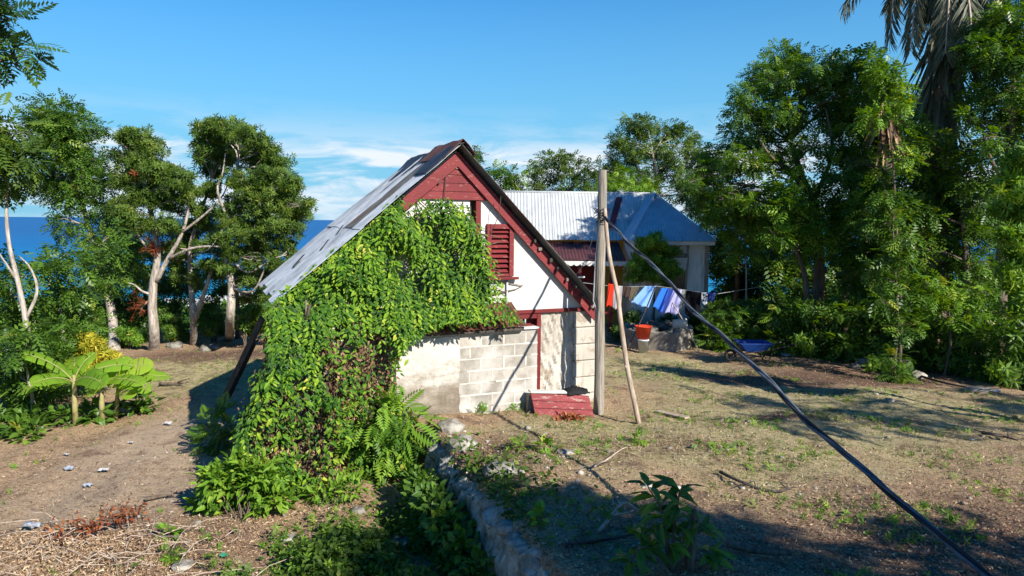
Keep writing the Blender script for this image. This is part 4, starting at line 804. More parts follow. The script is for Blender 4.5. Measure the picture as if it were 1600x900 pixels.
stone(1525, 611, 12, 'flat pale stone at the edge of the right hand lawn', limestone, .35); stone(1545, 612, 10, 'second flat stone on the right hand lawn', limestone, .35); stone(1390, 627, 5, 'tiny brown stone on the sunlit grass', limestone)
stone(640, 763, 17, 'white stone below the leafy shrub in sunlight'); stone(655, 760, 10, 'small white stone touching the one below the shrub'); stone(450, 845, 10, 'pale stone on the leaf litter before the bright bush'); stone(285, 888, 11, 'white stone at the bottom among dead leaves'); stone(560, 800, 9, 'grey stone at the edge of the creepers', stone_grey)
stone(272, 465+78, 9, 'brown stone at the foot of the white-barked tree', stone_grey); stone(320, 548, 9, 'reddish stone on the far left lawn edge', stone_grey); stone(333, 545, 7, 'small reddish stone at the left lawn edge', stone_grey)
mb = MB()
for _ in range(420):
    k = rgs.integers(0, 4); x, y = [(rgs.uniform(-6.5, -2), rgs.uniform(7.5, 14)), (rgs.uniform(-1, 4), rgs.uniform(7.5, 11)), (rgs.uniform(3, 9), rgs.uniform(7, 14)), (rgs.normal(.0, .8), rgs.uniform(7, 10.5))][k]
    v, f = rock(rgs, (x, y, gz(x, y)+.004), rgs.uniform(.008, .028)*(1+(rgs.random() < .06)), .6, 7, 4); mb.add(v, f, float(rgs.random()))
tag(mb.build('gravel', limestone, None, sm=True), 'small pale pebbles strewn over the bare ground', 'gravel', kind='stuff')
# rubbish
def scrap(px, py, s, m, label):
    s *= .6
    q = GH(px, py); g = [[q+np.array([s*(j/5-.5), s*.8*(i/4-.5), .03+.35*s*rgs.random()]) for j in range(6)] for i in range(5)]; mb = MB(); grid_solid(mb, g, (0, 0, -.004)); return tag(mb.build('plastic_scrap', m, None, q), label, 'litter', 'plastic litter')
pb_ = plain('plastic_pale', (.42, .42, .42), .6); pg_ = plain('plastic_green', (.03, .22, .12), .4); pbl = plain('plastic_bluegrey', (.28, .32, .38), .6)
scrap(262, 665, .22, pb_, 'white plastic scrap on bare earth left of the house shadow'); scrap(205, 694, .15, pb_, 'pale scrap on the earth path below the white scrap'); scrap(107, 736, .22, pbl, 'blue-grey plastic bag on the earth near the banana plants'); scrap(162, 738, .22, pb_, 'crumpled white bag on the bare earth'); scrap(137, 762, .18, pbl, 'flat blue-grey scrap below the white bag'); scrap(50, 828, .3, pbl, 'grey plastic sheet scrap beside the dead leaf heap')
scrap(350, 873, .14, pg_, 'green plastic lid on the leaf litter'); scrap(476, 852, .12, pg_, 'green glassy scrap at the edge of the foreground shade'); scrap(104, 713, .14, pb_, 'small pale scrap on the path beside the banana shadow')
# ================================================================== VINE ON THE SMALL HOUSE
def inpoly(px, py, poly):
    c = np.zeros(len(px), bool); n = len(poly)
    for i in range(n):
        x0, y0 = poly[i]; x1, y1 = poly[(i+1) % n]
        if y0 == y1: continue
        k = ((y0 > py) != (y1 > py)) & (px < (x1-x0)*(py-y0)/(y1-y0)+x0); c ^= k
    return c
VP = [(655, 313), (700, 309), (732, 312), (741, 345), (752, 375), (752, 395), (764, 405), (774, 440), (786, 472), (806, 496), (808, 506), (770, 500), (720, 502), (690, 506), (655, 518), (628, 545), (616, 580), (618, 620), (640, 650), (655, 690), (640, 735), (560, 745), (500, 755), (420, 765), (375, 745), (372, 700), (366, 650), (398, 622), (388, 600), (408, 570), (414, 530), (424, 480), (440, 464), (470, 455), (500, 440), (540, 408), (575, 375), (610, 343), (640, 327)]
ZW = ([-1.6, -1, -.4, .3, 1.2, 1.55, 1.9, 2.2, 3.6], [10.30, 10.34, 10.40, 10.46, 10.50, 10.62, 10.92, 11.02, 11.09])
def vw(z, u): w = np.interp(z, *ZW); return w-.18*np.clip((2.8-u)/1.2, 0, 1)*(z < 1.9)
def vine_pts(rg, n, poly, clump=.17, per=26):
    k = n//per; px, py = [], []
    xs = np.array([q[0] for q in poly]); ysv = np.array([q[1] for q in poly])
    X = rg.uniform(xs.min(), xs.max(), k*6); Y = rg.uniform(ysv.min(), ysv.max(), k*6); ok = inpoly(X, Y, poly); X, Y = X[ok][:k], Y[ok][:k]
    out = []; tn = []
    for x, y in zip(X, Y):
        u, z = UZ(x, y, 10.85); w = float(vw(z, u)); u, z = UZ(x, y, w); bul = .05+.20*rg.random()*(1.4 if z < 1.5 else .8)
        m = per; q = rg.normal(0, 1, (m, 3))*np.array([clump, .09, clump*1.1]); tb = rg.normal(0, .10)
        uu = u+q[:, 0]; zz = z+q[:, 2]; ww = vw(zz, uu)-bul-q[:, 1]
        out.append(G[None]*uu[:, None]+D[None]*ww[:, None]+np.array([0, 0, 1.])[None]*zz[:, None]); tn.append(.44+tb+rg.normal(0, .17, m)+.06*(z > 1.6))
    return np.concatenate(out), np.concatenate(tn)
rgv = np.random.default_rng(77)
vine = thing('vine', L(2.6, 10.5, -.8), 'dense bright green creeper smothering the gable front and left half of the small house', 'vine')
VP = [(x if x > 640 or y > 470 else x-14, y if x > 640 or y > 470 else y-6) for x, y in VP]
def strands(rg, n, poly):
    xs = np.array([q[0] for q in poly]); yv = np.array([q[1] for q in poly]); X = rg.uniform(xs.min(), xs.max(), n*4); Y = rg.uniform(yv.min(), yv.max(), n*4); ok = inpoly(X, Y, poly); P_, D_, N_, T_ = [], [], [], []
    for x, y in zip(X[ok][:n], Y[ok][:n]):
        u, z = UZ(x, y, 10.85); u, z = UZ(x, y, float(vw(z, u))); lob = .5+.5*math.sin(u*4.1+1.2*math.sin(z*2.2))*math.sin(z*3.6+1.5*math.sin(u*1.9)); low = z < 1.5
        lob = max(0, min(1, lob+.25*math.sin(u*9+z*4)*math.sin(z*8-u*3)))
        if low and x < 625 and rg.random() < .42: continue
        if lob < .38 and rg.random() < .66: continue
        b0 = .0+(.44 if low else .36)*lob**1.3+.09*rg.random(); ln = rg.uniform(.25, .6)*(1.2 if low else 1); out_ = rg.uniform(.05, .22)*(1.3 if low else .9); sl = rg.normal(0, .22); tb = rg.normal(.40, .16)+.04*(not low)+.10*(x < 660 and y < 400); m = int(ln/.042)
        for k in range(m):
            t = (k+rg.random())/m; uu = u+sl*ln*(t-.3); zz = z-ln*(t-.35); w = float(vw(zz, uu))-b0-out_*math.sin(math.pi*min(1, t*1.1)*.8)
            for sg in (-1, 1):
                P_.append(G*(uu+sg*.02)+D*w+np.array([0, 0, zz])); D_.append(G*sg*rg.uniform(.2, 1.0)-D*rg.uniform(.1, .7)+np.array([0, 0, -rg.uniform(.1, 1.0)])); N_.append(-D*.7+np.array([0, 0, .9])-G*sg*.25+rg.normal(0, .28, 3)); T_.append(tb+rg.normal(0, .13)+.16*(t-.5))
    return np.array(P_), np.array(D_), np.array(N_), np.array(T_)
p, d, nm, tn = strands(rgv, 2150, VP)
# sprays hanging over the left verge, hiding the lower bargeboard
rp_, rd_, rn_, rt_ = [], [], [], []
for _ in range(190):
    u = rgv.uniform(1.05, 2.95); z = roof_z(u)-rgv.uniform(.02, .28); ln = rgv.uniform(.2, .45); tb = rgv.normal(.50, .16); sl = rgv.normal(0, .3)
    for k in range(int(ln/.04)):
        t = k*.04/ln
        for sg_ in (-1, 1): rp_.append(L(u+sl*ln*t, WG-.14-.13*math.sin(math.pi*t)-.05*rgv.random(), z-ln*(t-.2))); rd_.append(G*sg_*rgv.uniform(.2, 1)-D*rgv.uniform(.1, .7)-np.array([0, 0, rgv.uniform(.1, 1)])); rn_.append(-D*.7+np.array([0, 0, .9])+rgv.normal(0, .28, 3)); rt_.append(tb+rgv.normal(0, .13))
nvr = len(rp_)
pxy = np.array([((q-CAM)@cr/((q-CAM)@fwd)*F+800, 450-(q-CAM)@cu/((q-CAM)@fwd)*F) for q in p])
ok = inpoly(pxy[:, 0]+rgv.normal(0, 6, len(p)), pxy[:, 1]+rgv.normal(0, 6, len(p))*np.where(pxy[:, 0] > 650, .5, 1), VP)
# open hollows where dead stems show
hol = np.zeros(len(p), bool)
for hx, hy, hr in ((535, 575, 38), (560, 640, 36), (440, 645, 30), (500, 690, 48), (590, 550, 26), (415, 690, 30), (520, 540, 26), (600, 690, 25), (470, 610, 24), (535, 735, 30), (590, 600, 26)): hol |= ((pxy[:, 0]-hx)**2+((pxy[:, 1]-hy)*.8)**2 < hr*hr)
ok &= ~(hol & (rgv.random(len(p)) < .84)); p, d, nm, tn = np.concatenate([p[ok], rp_]), np.concatenate([d[ok], rd_]), np.concatenate([nm[ok], rn_]), np.concatenate([tn[ok], rt_]); n = len(p)
scatter('leaves', p, d, nm, rgv.uniform(.05, .10, n)*np.where(rgv.random(n) < .18, 1.45, 1), tn, T_LEAF, leaf_vine, vine)
mb = MB()
for i in range(150):
    x, y = rgv.uniform(415, 600), rgv.uniform(510, 720); u, z = UZ(x, y, 10.6); w = float(vw(z, u)); q = [L(u+rgv.normal(0, .035)*k, w+.04-.1*rgv.random()+.03*math.sin(k), z+.20*(2-k)+rgv.normal(0, .03)) for k in range(5)]; mb.tube(catmull(q, 3), rgv.uniform(.006, .016), 4, cap=False)
for i in range(60):
    x, y = rgv.uniform(650, 740), rgv.uniform(345, 480); u, z = UZ(x, y, 11.1); q = [L(u+rgv.normal(0, .12)*k, WG-.02-.03*rgv.random(), z+.18*(2-k)) for k in range(5)]; mb.tube(catmull(q, 3), rgv.uniform(.005, .011), 4, cap=False)
mb.build('stems', bark_brown, vine)
p = []; 
for hx, hy, sx, sy, n_ in ((535, 640, 35, 40, 520), (430, 690, 35, 45, 420), (400, 650, 20, 25, 200), (570, 590, 30, 40, 260), (515, 560, 15, 20, 90), (590, 520, 20, 12, 60), (470, 610, 40, 30, 120), (530, 735, 50, 18, 260)):
    for x, y in zip(rgv.normal(hx, sx*.6, n_), rgv.normal(hy, sy*.6, n_)):
        u, z = UZ(x, y, 10.5); w = float(vw(z, u))-.20*rgv.random()-.02; u, z = UZ(x, y, w); p.append(L(u, w, z))
X_ = rgv.uniform(380, 640, 6000); Y_ = rgv.uniform(500, 745, 6000); k_ = inpoly(X_, Y_, VP)
for x, y in zip(X_[k_], Y_[k_]): u, z = UZ(x, y, 10.5); w = float(vw(z, u))+rgv.uniform(-.02, .12); u, z = UZ(x, y, w); p.append(L(u, w, z))
p = np.array(p); n = len(p); scatter('dry_leaves', p, -D*.3+np.array([0, 0, -1])+rgv.normal(0, .5, (n, 3)), -D+rgv.normal(0, .6, (n, 3)), rgv.uniform(.05, .11, n), np.clip(rgv.normal(.14, .24, n), 0, .9), T_LEAF, leaf_dry, vine)
q = P(432, 640, 10.35); mb = MB(); g = [[q+G*(.30*(j/6-.5))+np.array([0, 0, .26*(i/5-.5)])+D*(.05*math.sin(j)+.04*math.cos(i*1.7)) for j in range(7)] for i in range(6)]; grid_solid(mb, g, D*.006); tag(mb.build('rusty_sheet', zinc_rust, None, q), 'torn rusty brown sheet caught in the lower vine leaves', 'sheet')
# ================================================================== SHRUBS
def shrub(name, label, cat, base, clumps, T, lm, s, dens=200, seed=0, group=None, flat=.85, nst=9, r=.014, bark=None, sub=9, loose=.3, up=.25, sv=(.65, 1.2)):
    rg = np.random.default_rng(seed+900); base = np.array(base, float); root = thing(name, base, label, cat, group); mb = MB()
    for i in range(nst):
        c, cr_ = clumps[i % len(clumps)]; e = np.array(c)+rdir(rg, 1)[0]*cr_*.7; b0 = base+np.array([rg.normal(0, .08), rg.normal(0, .06), -.05]); q = curve(b0, e, 0, rg, 6, .1); mb.tube(q, [r, r*.9, r*.75, r*.6, r*.45, r*.3], 5, cap=False)
    mb.build('stems', bark or bark_brown, root, sm=True)
    p, d, nm, tn = crown_pts(rg, clumps, dens, s, flat, sub, loose); d = d+np.array([0, 0, up]); kp = p[:, 2] > hz(p[:, 0], p[:, 1])+.01
    p, d, nm, tn = p[kp], d[kp], nm[kp], tn[kp]; scatter('leaves', p, d, nm, s*rg.uniform(*sv, len(p)), tn, T, lm, root); return root
b0 = GH(600, 745)
shrub('feather_leaf_shrub', 'leafy shrub with long feathery compound leaves below the vine beside the block wall', 'shrub', b0, cl(10.15, (590, 640, 42), (560, 660, 40), (620, 660, 36), (600, 690, 42), (640, 690, 26), (560, 615, 30), (585, 720, 30), (640, 650, 20), dy=.15), T_PINF, leaf_bright, .42, 130, 1, flat=.9, nst=14, up=-.1)
shrub('broad_leaf_bush', 'bright green low bush at the lower left corner of the vine', 'shrub', GH(375, 815), cl(9.0, (360, 765, 46), (400, 750, 36), (338, 785, 34), (375, 800, 40), (425, 780, 38), (340, 750, 30), (405, 800, 30), (380, 735, 30), dy=.25), T_LEAF, leaf_bright, .16, 240, 2, nst=18, r=.01, up=.35)
shrub('broad_leaf_bush', 'low yellow-green weeds between the bright bush and the sunlit stones', 'shrub', GH(490, 795), cl(9.2, (470, 785, 22), (500, 775, 22), (525, 765, 20), (550, 765, 18), (440, 800, 16), (505, 795, 14), dy=.15), T_LEAF, leaf_bright, .12, 170, 3, nst=10, r=.007, up=.4)
shrub('shade_bush', 'dark bush in the house shadow below the leaning plank', 'shrub', GH(345, 690), cl(11.6, (350, 660, 28), (340, 690, 28), (365, 690, 25), (345, 715, 20), (325, 700, 14), dy=.2), T_PINF, leaf_mid, .26, 150, 4, nst=10)
shrub('wall_ivy', 'dark leafy climber hanging over the left face of the broken stone wall', 'climber', GH(725, 790), [(np.array([-1.28, 9.30, -.40]), .25), (np.array([-1.15, 8.95, -.40]), .25), (np.array([-1.02, 8.6, -.38]), .25), (np.array([-.88, 8.2, -.30]), .26), (np.array([-.70, 7.8, -.28]), .26), (np.array([-.60, 7.45, -.32]), .24), (np.array([-.5, 7.1, -.35]), .24), (np.array([-.32, 6.7, -.35]), .24)], T_WIDE, leaf_mid, .13, 190, 5, nst=16, r=.008)
shrub('wall_weed', 'bright feathery weeds at the right foot of the block wall', 'weed', GH(818, 655), cl(11.7, (812, 640, 14), (825, 650, 14), (805, 655, 12), (835, 658, 10), dy=.1), T_PINF, leaf_bright, .16, 200, 6, nst=8, r=.005)
shrub('wall_weed', 'small green weed at the middle foot of the block wall', 'weed', GH(750, 650), cl(11.4, (750, 646, 9), (757, 649, 7), dy=.05), T_PINF, leaf_bright, .13, 200, 7, nst=5, r=.004)
shrub('wall_weed', 'leafy weeds in the sun just right of the broken wall top', 'weed', GH(738, 700), cl(10.0, (730, 690, 13), (745, 692, 15), (738, 705, 12), dy=.1), T_WIDE, leaf_bright, .12, 200, 8, nst=6, r=.004)
for i, (x, y, r_, lb) in enumerate(((695, 0, 0, ''), (1368, 572, 14, 'green weeds growing over the left stones of the stone ring'), (1412, 566, 12, 'green weeds growing on top of the biggest boulder'), (815, 696, 10, 'small round weed right of the flat pale stone'), (848, 700, 10, 'small weed clump on bare soil before the red planks'), (1000, 690, 9, 'little green weed near the foot of the prop stick'), (845, 815, 12, 'feathery weed in the shade left of the sapling'), (270, 870, 13, 'bright low weed among the leaf litter at the bottom left'), (262, 838, 11, 'bright weed beside the dead leaf heap'))):
    if r_ == 0: continue
    q = GH(x, y+r_*.5); shrub('small_weed', lb, 'weed', q, [(q+np.array([0, 0, .08]), r_/F*np.linalg.norm(q-CAM))], T_PINF if i % 2 else T_WIDE, leaf_bright, .11, 190, 20+i, nst=5, r=.004)
# ground creeper in the foreground hollow
def carpet(name, label, n, area, T, m, s, seed, hgt=.22, kind='stuff', tone=(.4, .18), dens_scale=.6, up=(.3, .5)):
    rg = np.random.default_rng(seed); x = []; y = []
    for cx, cy_, rx, ry, wt in area: k = int(n*wt); x.append(rg.normal(cx, rx, k)); y.append(rg.normal(cy_, ry, k))
    x = np.concatenate(x); y = np.concatenate(y); f = .5+.5*np.sin(x*3.1+1)*np.sin(y*2.7+.4)+.3*np.sin(x*7+y*5); k = rg.random(len(x)) < np.clip(f+.25, .05, 1); x, y = x[k], y[k]; n = len(x)
    z = hz(x, y)+hgt*rg.random(n)**1.5*np.clip(f[k], .15, 1); d = rg.normal(0, 1, (n, 3))*np.array([1, 1, up[1]])+np.array([0, 0, up[0]]); nm = np.array([0, 0, 1.])+rg.normal(0, .4, (n, 3))
    o = scatter(name, np.stack([x, y, z], -1), d, nm, s*rg.uniform(.6, 1.25, n), rg.normal(*tone, n), T, m, None, (float(x.mean()), float(y.mean()), float(z.mean()))); return tag(o, label, kind=kind)
carpet('ground_creeper', 'dark green creepers covering the hollow left of the broken wall', 9500, [(-.9, 7.4, .55, .6, .35), (-1.6, 7.3, .6, .5, .3), (-1.3, 8.3, .5, .4, .2), (-.6, 6.6, .6, .4, .15)], T_WIDE, leaf_olive, .085, 1, .34)
carpet('creeping_weeds', 'yellow-green weeds among the creepers', 1500, [(-1.3, 8.1, .5, .35, .4), (-2.0, 7.4, .6, .4, .3), (-1.3, 7.0, .7, .3, .3)], T_WH, leaf_bright, .10, 2, .25)
# sapling in the foreground shade
sg = GH(1050, 893); sap = thing('sapling', sg, 'young tree with big drooping leaves growing in the foreground shade', 'sapling'); Ysg = sg[1]
mb = MB(); rgp = np.random.default_rng(15); stems = [[(1050, 893), (1042, 840), (1035, 800), (1012, 760)], [(1050, 893), (1052, 840), (1058, 795), (1062, 765)], [(1050, 893), (1025, 865), (1000, 855), (985, 880)], [(1052, 870), (1072, 830), (1088, 815), (1098, 830)], [(1045, 850), (1030, 820), (1005, 835), (990, 830)], [(1055, 880), (1075, 868), (1100, 860), (1110, 870)]]
lp_, ld_, lsz = [], [], []
for k, st in enumerate(stems):
    c = catmull([P(x, y, Ysg-.05+rgp.uniform(-.2, .2)*i*.4) if i else sg for i, (x, y) in enumerate(st)], 5); mb.tube(c, [.016*(1-.7*i/(len(c)-1)) for i in range(len(c))], 6)
    for i in range(4, len(c)):
        for _ in range(2 if k < 2 else 1): lp_.append(c[i]); o = rdir(rgp, 1)[0]; ld_.append(o*np.array([1, 1, .3])+np.array([0, 0, .05 if i < len(c)-2 else .3])); lsz.append(rgp.uniform(.15, .27))
    for _ in range(4): lp_.append(c[-1]); ld_.append(rdir(rgp, 1)[0]*np.array([1, 1, .4])+np.array([0, 0, .25])); lsz.append(rgp.uniform(.14, .22))
mb.build('stem', bark_brown, sap, sm=True); n = len(lp_)
scatter('leaves', lp_, ld_, np.array([0, 0, 1.])+rgp.normal(0, .3, (n, 3)), lsz, rgp.uniform(.2, .8, n), leaf_t(.36, .12, .35), leaf_mid, sap)
q = GH(1078, 893); mb = MB(); mb.tube([q-[0, 0, .05], q+[0, 0, .25], q+[.02, 0, .42], q+[.015, 0, .52]], [.05, .042, .035, .02], 8); tag(mb.build('dead_stump', bark_brown, None, q, sm=True), 'short dead grey stump standing right behind the sapling leaves', 'stump')
# ================================================================== BANANA PLANTS
def banana(base, h, leaves, label, seed, r=.05):
    rg = np.random.default_rng(seed); base = np.array(base, float); root = thing('banana_plant', base, label, 'banana plant', 'young banana plants'); mb = MB(); top = base+np.array([rg.normal(0, .04), 0, h])
    mb.tube([base-[0, 0, .05], base*.5+top*.5, top, top+[0, 0, .15]], [r*1.15, r, r*.75, r*.4], 10); mb.build('pseudostem', banana_stem, root, sm=True)
    for az, el, ln, wd in leaves:
        a = R(az); ln *= .85*rg.uniform(.85, 1.1); hd = np.array([math.cos(a), math.sin(a), 0]); sdv = np.array([-math.sin(a), math.cos(a), 0]); rl = rg.uniform(.25, .75)*(1 if sdv[1] > 0 else -1); sdv = sdv*math.cos(rl)+np.array([0, 0, math.sin(rl)]); n = 22; mid = []; p = top.copy(); e = R(el)
        for i in range(n+1):
            mid.append(p.copy()); p = p+(hd*math.cos(e)+np.array([0, 0, math.sin(e)]))*ln/n; e -= R(48+rg.uniform(-12, 25))/n
        vs, fs, tt = [], [], []; gap = {sd2: set(rg.choice(np.arange(5, n-1), 5, replace=False).tolist()) for sd2 in (-1, 1)}
        for sd2 in (-1, 1):
            jag = rg.uniform(.95, 1.0, n+1); dr = np.cumsum(rg.normal(0, .03, n+1))
            for i in range(n):
                t0, t1 = i/n, (i+1)/n; f = lambda t: 1.2*wd*min(1, ((t-.10)/.16) if t > .10 else 0.02)*(1-max(0, (t-.72)/.28)**2)**.5 if t < 1 else .01
                if i in gap[sd2]: t1 -= rg.uniform(.2, .7)/n
                k = len(vs); q0, q1 = mid[i], mid[i]+(mid[i+1]-mid[i])*(t1-t0)*n
                for q, t, j in ((q0, t0, i), (q1, t1, i)):
                    wv_ = max(.012, f(t))*jag[j]; lift = .25+dr[j]
                    vs += [q, q+sdv*sd2*wv_*.5+np.array([0, 0, wv_*lift*.5]), q+sdv*sd2*wv_+np.array([0, 0, wv_*(lift*.5-.16)])]
                fs += [(k, k+1, k+4, k+3), (k+1, k+2, k+5, k+4)] if sd2 > 0 else [(k+3, k+4, k+1, k), (k+4, k+5, k+2, k+1)]
        ff = [i for f_ in fs for i in f_]
        npmesh('leaf', np.array(vs), ff, [4]*len(fs), leaf_banana, root, tone=np.clip(np.repeat(rg.normal(.5, .15), len(vs))+rg.normal(0, .06, len(vs)), 0, 1), smooth_=True)
        mb = MB(); mb.tube(mid, [.016*(1-.75*i/n) for i in range(n+1)], 5); o = mb.build('midrib', banana_stem, root, sm=True)
    return root
q = GH(118, 665)
banana(q, .85, [(200, 60, 1.25, .17), (20, 40, 1.35, .19), (60, 75, .9, .15), (330, 30, 1.2, .18), (250, 35, 1.0, .16), (120, 45, 1.1, .17), (185, 15, 1.1, .16)], 'left banana plant with pale trunk and broad sunlit leaves', 1)
banana(GH(160, 660), .75, [(15, 45, 1.35, .19), (340, 30, 1.3, .18), (40, 65, 1.0, .16), (120, 50, 1.0, .16), (290, 25, .9, .15), (0, 20, 1.2, .18)], 'middle banana plant with leaves reaching right over the earth', 2)
banana(GH(180, 655), .60, [(355, 48, 1.15, .17), (30, 35, 1.1, .17), (320, 25, 1.0, .16), (80, 55, .8, .14)], 'rightmost banana plant, smaller, on the edge of the lawn', 3, .042)
banana(GH(32, 655), .55, [(150, 60, 1.0, .17), (30, 55, .9, .16), (230, 40, .9, .15), (280, 30, .8, .15), (350, 45, .7, .13)], 'small banana plant at the left picture edge', 4, .04)
# ================================================================== LEFT TREES
LG = 'trees along the left edge of the yard'
shrub('croton_bush', 'yellow-leaved croton bush behind the banana plants', 'bush', GH(145, 600), cl(15.6, (140, 530, 15), (150, 545, 18), (135, 550, 14), (165, 560, 18), (130, 570, 17), (160, 580, 15), dy=.2), T_WH, leaf_yellow, .22, 150, 30, nst=9)
tree('slender_tree', 'slender leaning tree with pale trunk and drooping crown at the left edge', LG, (P(48, 620, 14.5)*[1, 1, 0]+[0, 0, gz(*P(48, 620, 14.5)[:2])]), [P(46, 560, 14.5), P(40, 500, 14.5), P(28, 440, 14.5), P(14, 380, 14.6), P(10, 320, 14.6), P(14, 270, 14.6)], cl(14.6, (15, 210, 34), (-25, 235, 45), (34, 250, 26), (5, 262, 34), (-10, 190, 26), (22, 285, 18), (-30, 290, 30), dy=.5), .075, .42, 230, T_PIN, leaf_olive, bark_pale, 1, limbs=[([P(40, 500, 14.5), P(58, 455, 14.6), P(48, 420, 14.7), P(30, 400, 14.8)], .04), ([P(28, 440, 14.5), P(8, 410, 14.4), P(-5, 390, 14.3)], .03)])
tree('overhanging_tree', 'tall tree whose dark leafy branch hangs in at the top left corner', LG, (-9.2, 9.6, gz(-9.2, 9.6)), [(-9.2, 9.6, 2), (-9.1, 9.7, 4), (-8.8, 9.8, 6)], cl(9.8, (18, 30, 26), (0, 70, 32), (35, 88, 22), (-30, 20, 50), (-40, 90, 40), (5, 5, 24), (45, 75, 12), dy=.25), .13, .34, 170, T_PIN, leaf_dark, bark_brown, 2)
tree('tall_dark_tree', 'tall dark tree with a rounded top and pale upper limbs', LG, GH(178, 548), [P(176, 500, 24), P(166, 450, 24), P(152, 400, 24), P(135, 340, 24), P(112, 285, 24), P(92, 240, 24)], cl(24, (85, 175, 30), (110, 190, 34), (135, 200, 24), (70, 200, 26), (95, 230, 36), (130, 235, 30), (60, 190, 16), (105, 265, 34), (85, 275, 30), (135, 275, 28), (125, 300, 26), (100, 310, 24), (145, 250, 20), (155, 290, 22), (108, 345, 22), (100, 365, 14), (150, 330, 18), (75, 285, 18), (140, 370, 16), (165, 390, 20), (185, 400, 20), (160, 420, 22), (200, 420, 20), (140, 440, 20), (180, 440, 22), (215, 400, 16), (220, 435, 18), (205, 375, 14)), .17, .30, 170, T_PS, leaf_mid, bark_pale, 3, sub=8, loose=.4, twigs=7)
tree('white_barked_tree', 'tree with fluted white trunk and bushy clumps of leaves on the left lawn edge', LG, GH(240, 545), [P(241, 520, 22), P(238, 480, 22), P(240, 440, 22), P(246, 400, 22), P(240, 350, 22), P(228, 300, 22), P(222, 260, 22)], cl(22, (195, 215, 16), (220, 220, 24), (238, 232, 18), (205, 245, 24), (228, 255, 24), (210, 275, 24), (190, 285, 16), (245, 270, 22), (262, 265, 12), (275, 285, 22), (290, 275, 14), (235, 300, 24), (215, 310, 20), (255, 315, 22), (285, 310, 16), (205, 345, 20), (190, 330, 18), (225, 350, 18), (180, 360, 20), (262, 350, 16), (300, 300, 14), dy=.7), .17, .21, 150, T_WH, leaf_olive, bark_pale, 4, sub=8, loose=.42, twigs=9,
     limbs=[([P(244, 440, 22), P(262, 405, 21.9), P(282, 370, 21.8), P(293, 335, 21.8), P(298, 300, 21.8)], .085), ([P(262, 405, 21.9), P(300, 388, 21.5), P(340, 385, 21.4), P(362, 390, 21.4)], .05), ([P(282, 365, 21.8), P(320, 335, 21.6), P(345, 310, 21.5), P(360, 280, 21.5)], .045), ([P(236, 460, 22), P(222, 455, 21.8), P(210, 445, 21.7), P(200, 442, 21.7)], .045), ([P(232, 470, 22), P(222, 480, 21.9), P(218, 490, 21.8)], .03), ([P(246, 400, 22), P(220, 375, 21.8), P(208, 350, 21.8), P(195, 335, 21.8)], .045)])
q = GH(240, 545); rgq = np.random.default_rng(3); pr_ = np.array([P(x, y, 21.7) for x, y in zip(rgq.normal(240, 8, 34), rgq.normal(388, 6, 34))]+[P(x, y, 21.8) for x, y in zip(rgq.normal(216, 6, 30), rgq.normal(475, 10, 30))]+[P(x, y, 21.8) for x, y in zip(rgq.normal(207, 3, 8), rgq.normal(272, 3, 8))])
o = scatter('red_bromeliads', pr_, rdir(rgq, len(pr_))+[0, 0, .2], rdir(rgq, len(pr_)), rgq.uniform(.10, .2, len(pr_)), rgq.uniform(0, .6, len(pr_)), T_WH2, leaf_rust, None, q); tag(o, 'rust-red leaf tufts hanging on the trunk of the white-barked tree', 'leaf tufts', kind='stuff')
tree('twin_trunk_tree', 'tree with two pale forked stems behind the white-barked tree', LG, GH(303, 537), [P(302, 500, 23), P(300, 460, 23), P(297, 420, 23), P(298, 380, 23), P(315, 330, 23), P(330, 280, 23)], cl(23, (320, 205, 16), (345, 205, 22), (330, 225, 24), (312, 240, 16), (350, 240, 24), (330, 262, 22), (305, 330, 20), (322, 350, 18), (300, 360, 20), (330, 300, 18), (290, 395, 16), (315, 385, 14), (275, 405, 16), (325, 415, 16), (280, 430, 15), (340, 430, 14), (310, 440, 15), (265, 385, 13), (345, 395, 13)), .12, .21, 140, T_WH, leaf_olive, bark_pale, 5, sub=8, loose=.42, twigs=8, limbs=[([P(303, 500, 23), P(315, 470, 22.8), P(328, 430, 22.7), P(336, 395, 22.7)], .10)])
tree('wide_crowned_tree', 'big bushy tree nearest the left roof edge with bare pale branches', LG, GH(358, 527), [P(359, 500, 21.5), P(362, 450, 21.5), P(355, 400, 21.5), P(360, 350, 21.5), P(368, 300, 21.5), P(372, 250, 21.5)], cl(21.5, (335, 195, 14), (362, 205, 22), (390, 212, 20), (380, 235, 26), (412, 228, 20), (405, 255, 26), (435, 255, 22), (428, 280, 26), (450, 285, 18), (445, 305, 24), (470, 325, 20), (455, 335, 24), (480, 320, 10), (425, 320, 28), (400, 300, 26), (430, 355, 24), (460, 360, 16), (400, 345, 24), (375, 320, 22), (410, 385, 22), (440, 385, 18), (380, 365, 18), (372, 280, 20), (395, 410, 16), (425, 405, 16), (365, 395, 14), (355, 345, 16), (375, 430, 12), (395, 440, 16), (350, 420, 12), (415, 430, 15), (440, 415, 12), (385, 465, 13), (405, 465, 12), (345, 375, 14), (455, 395, 10), dy=1), .15, .20, 150, T_WH, leaf_olive, bark_pale, 6, sub=8, loose=.42, twigs=8, limbs=[([P(360, 350, 21.5), P(340, 300, 21.2), P(348, 270, 21.2), P(352, 240, 21.2)], .05), ([P(356, 400, 21.5), P(385, 425, 21), P(410, 415, 20.8), P(440, 400, 20.7), P(455, 385, 20.7)], .045), ([P(362, 450, 21.5), P(395, 455, 20.8), P(420, 410, 20.6), P(448, 398, 20.5)], .04), ([P(355, 345, 21.5), P(330, 385, 21), P(312, 395, 21)], .035), ([P(366, 300, 21.5), P(400, 280, 21.2), P(430, 262, 21.2)], .03)])
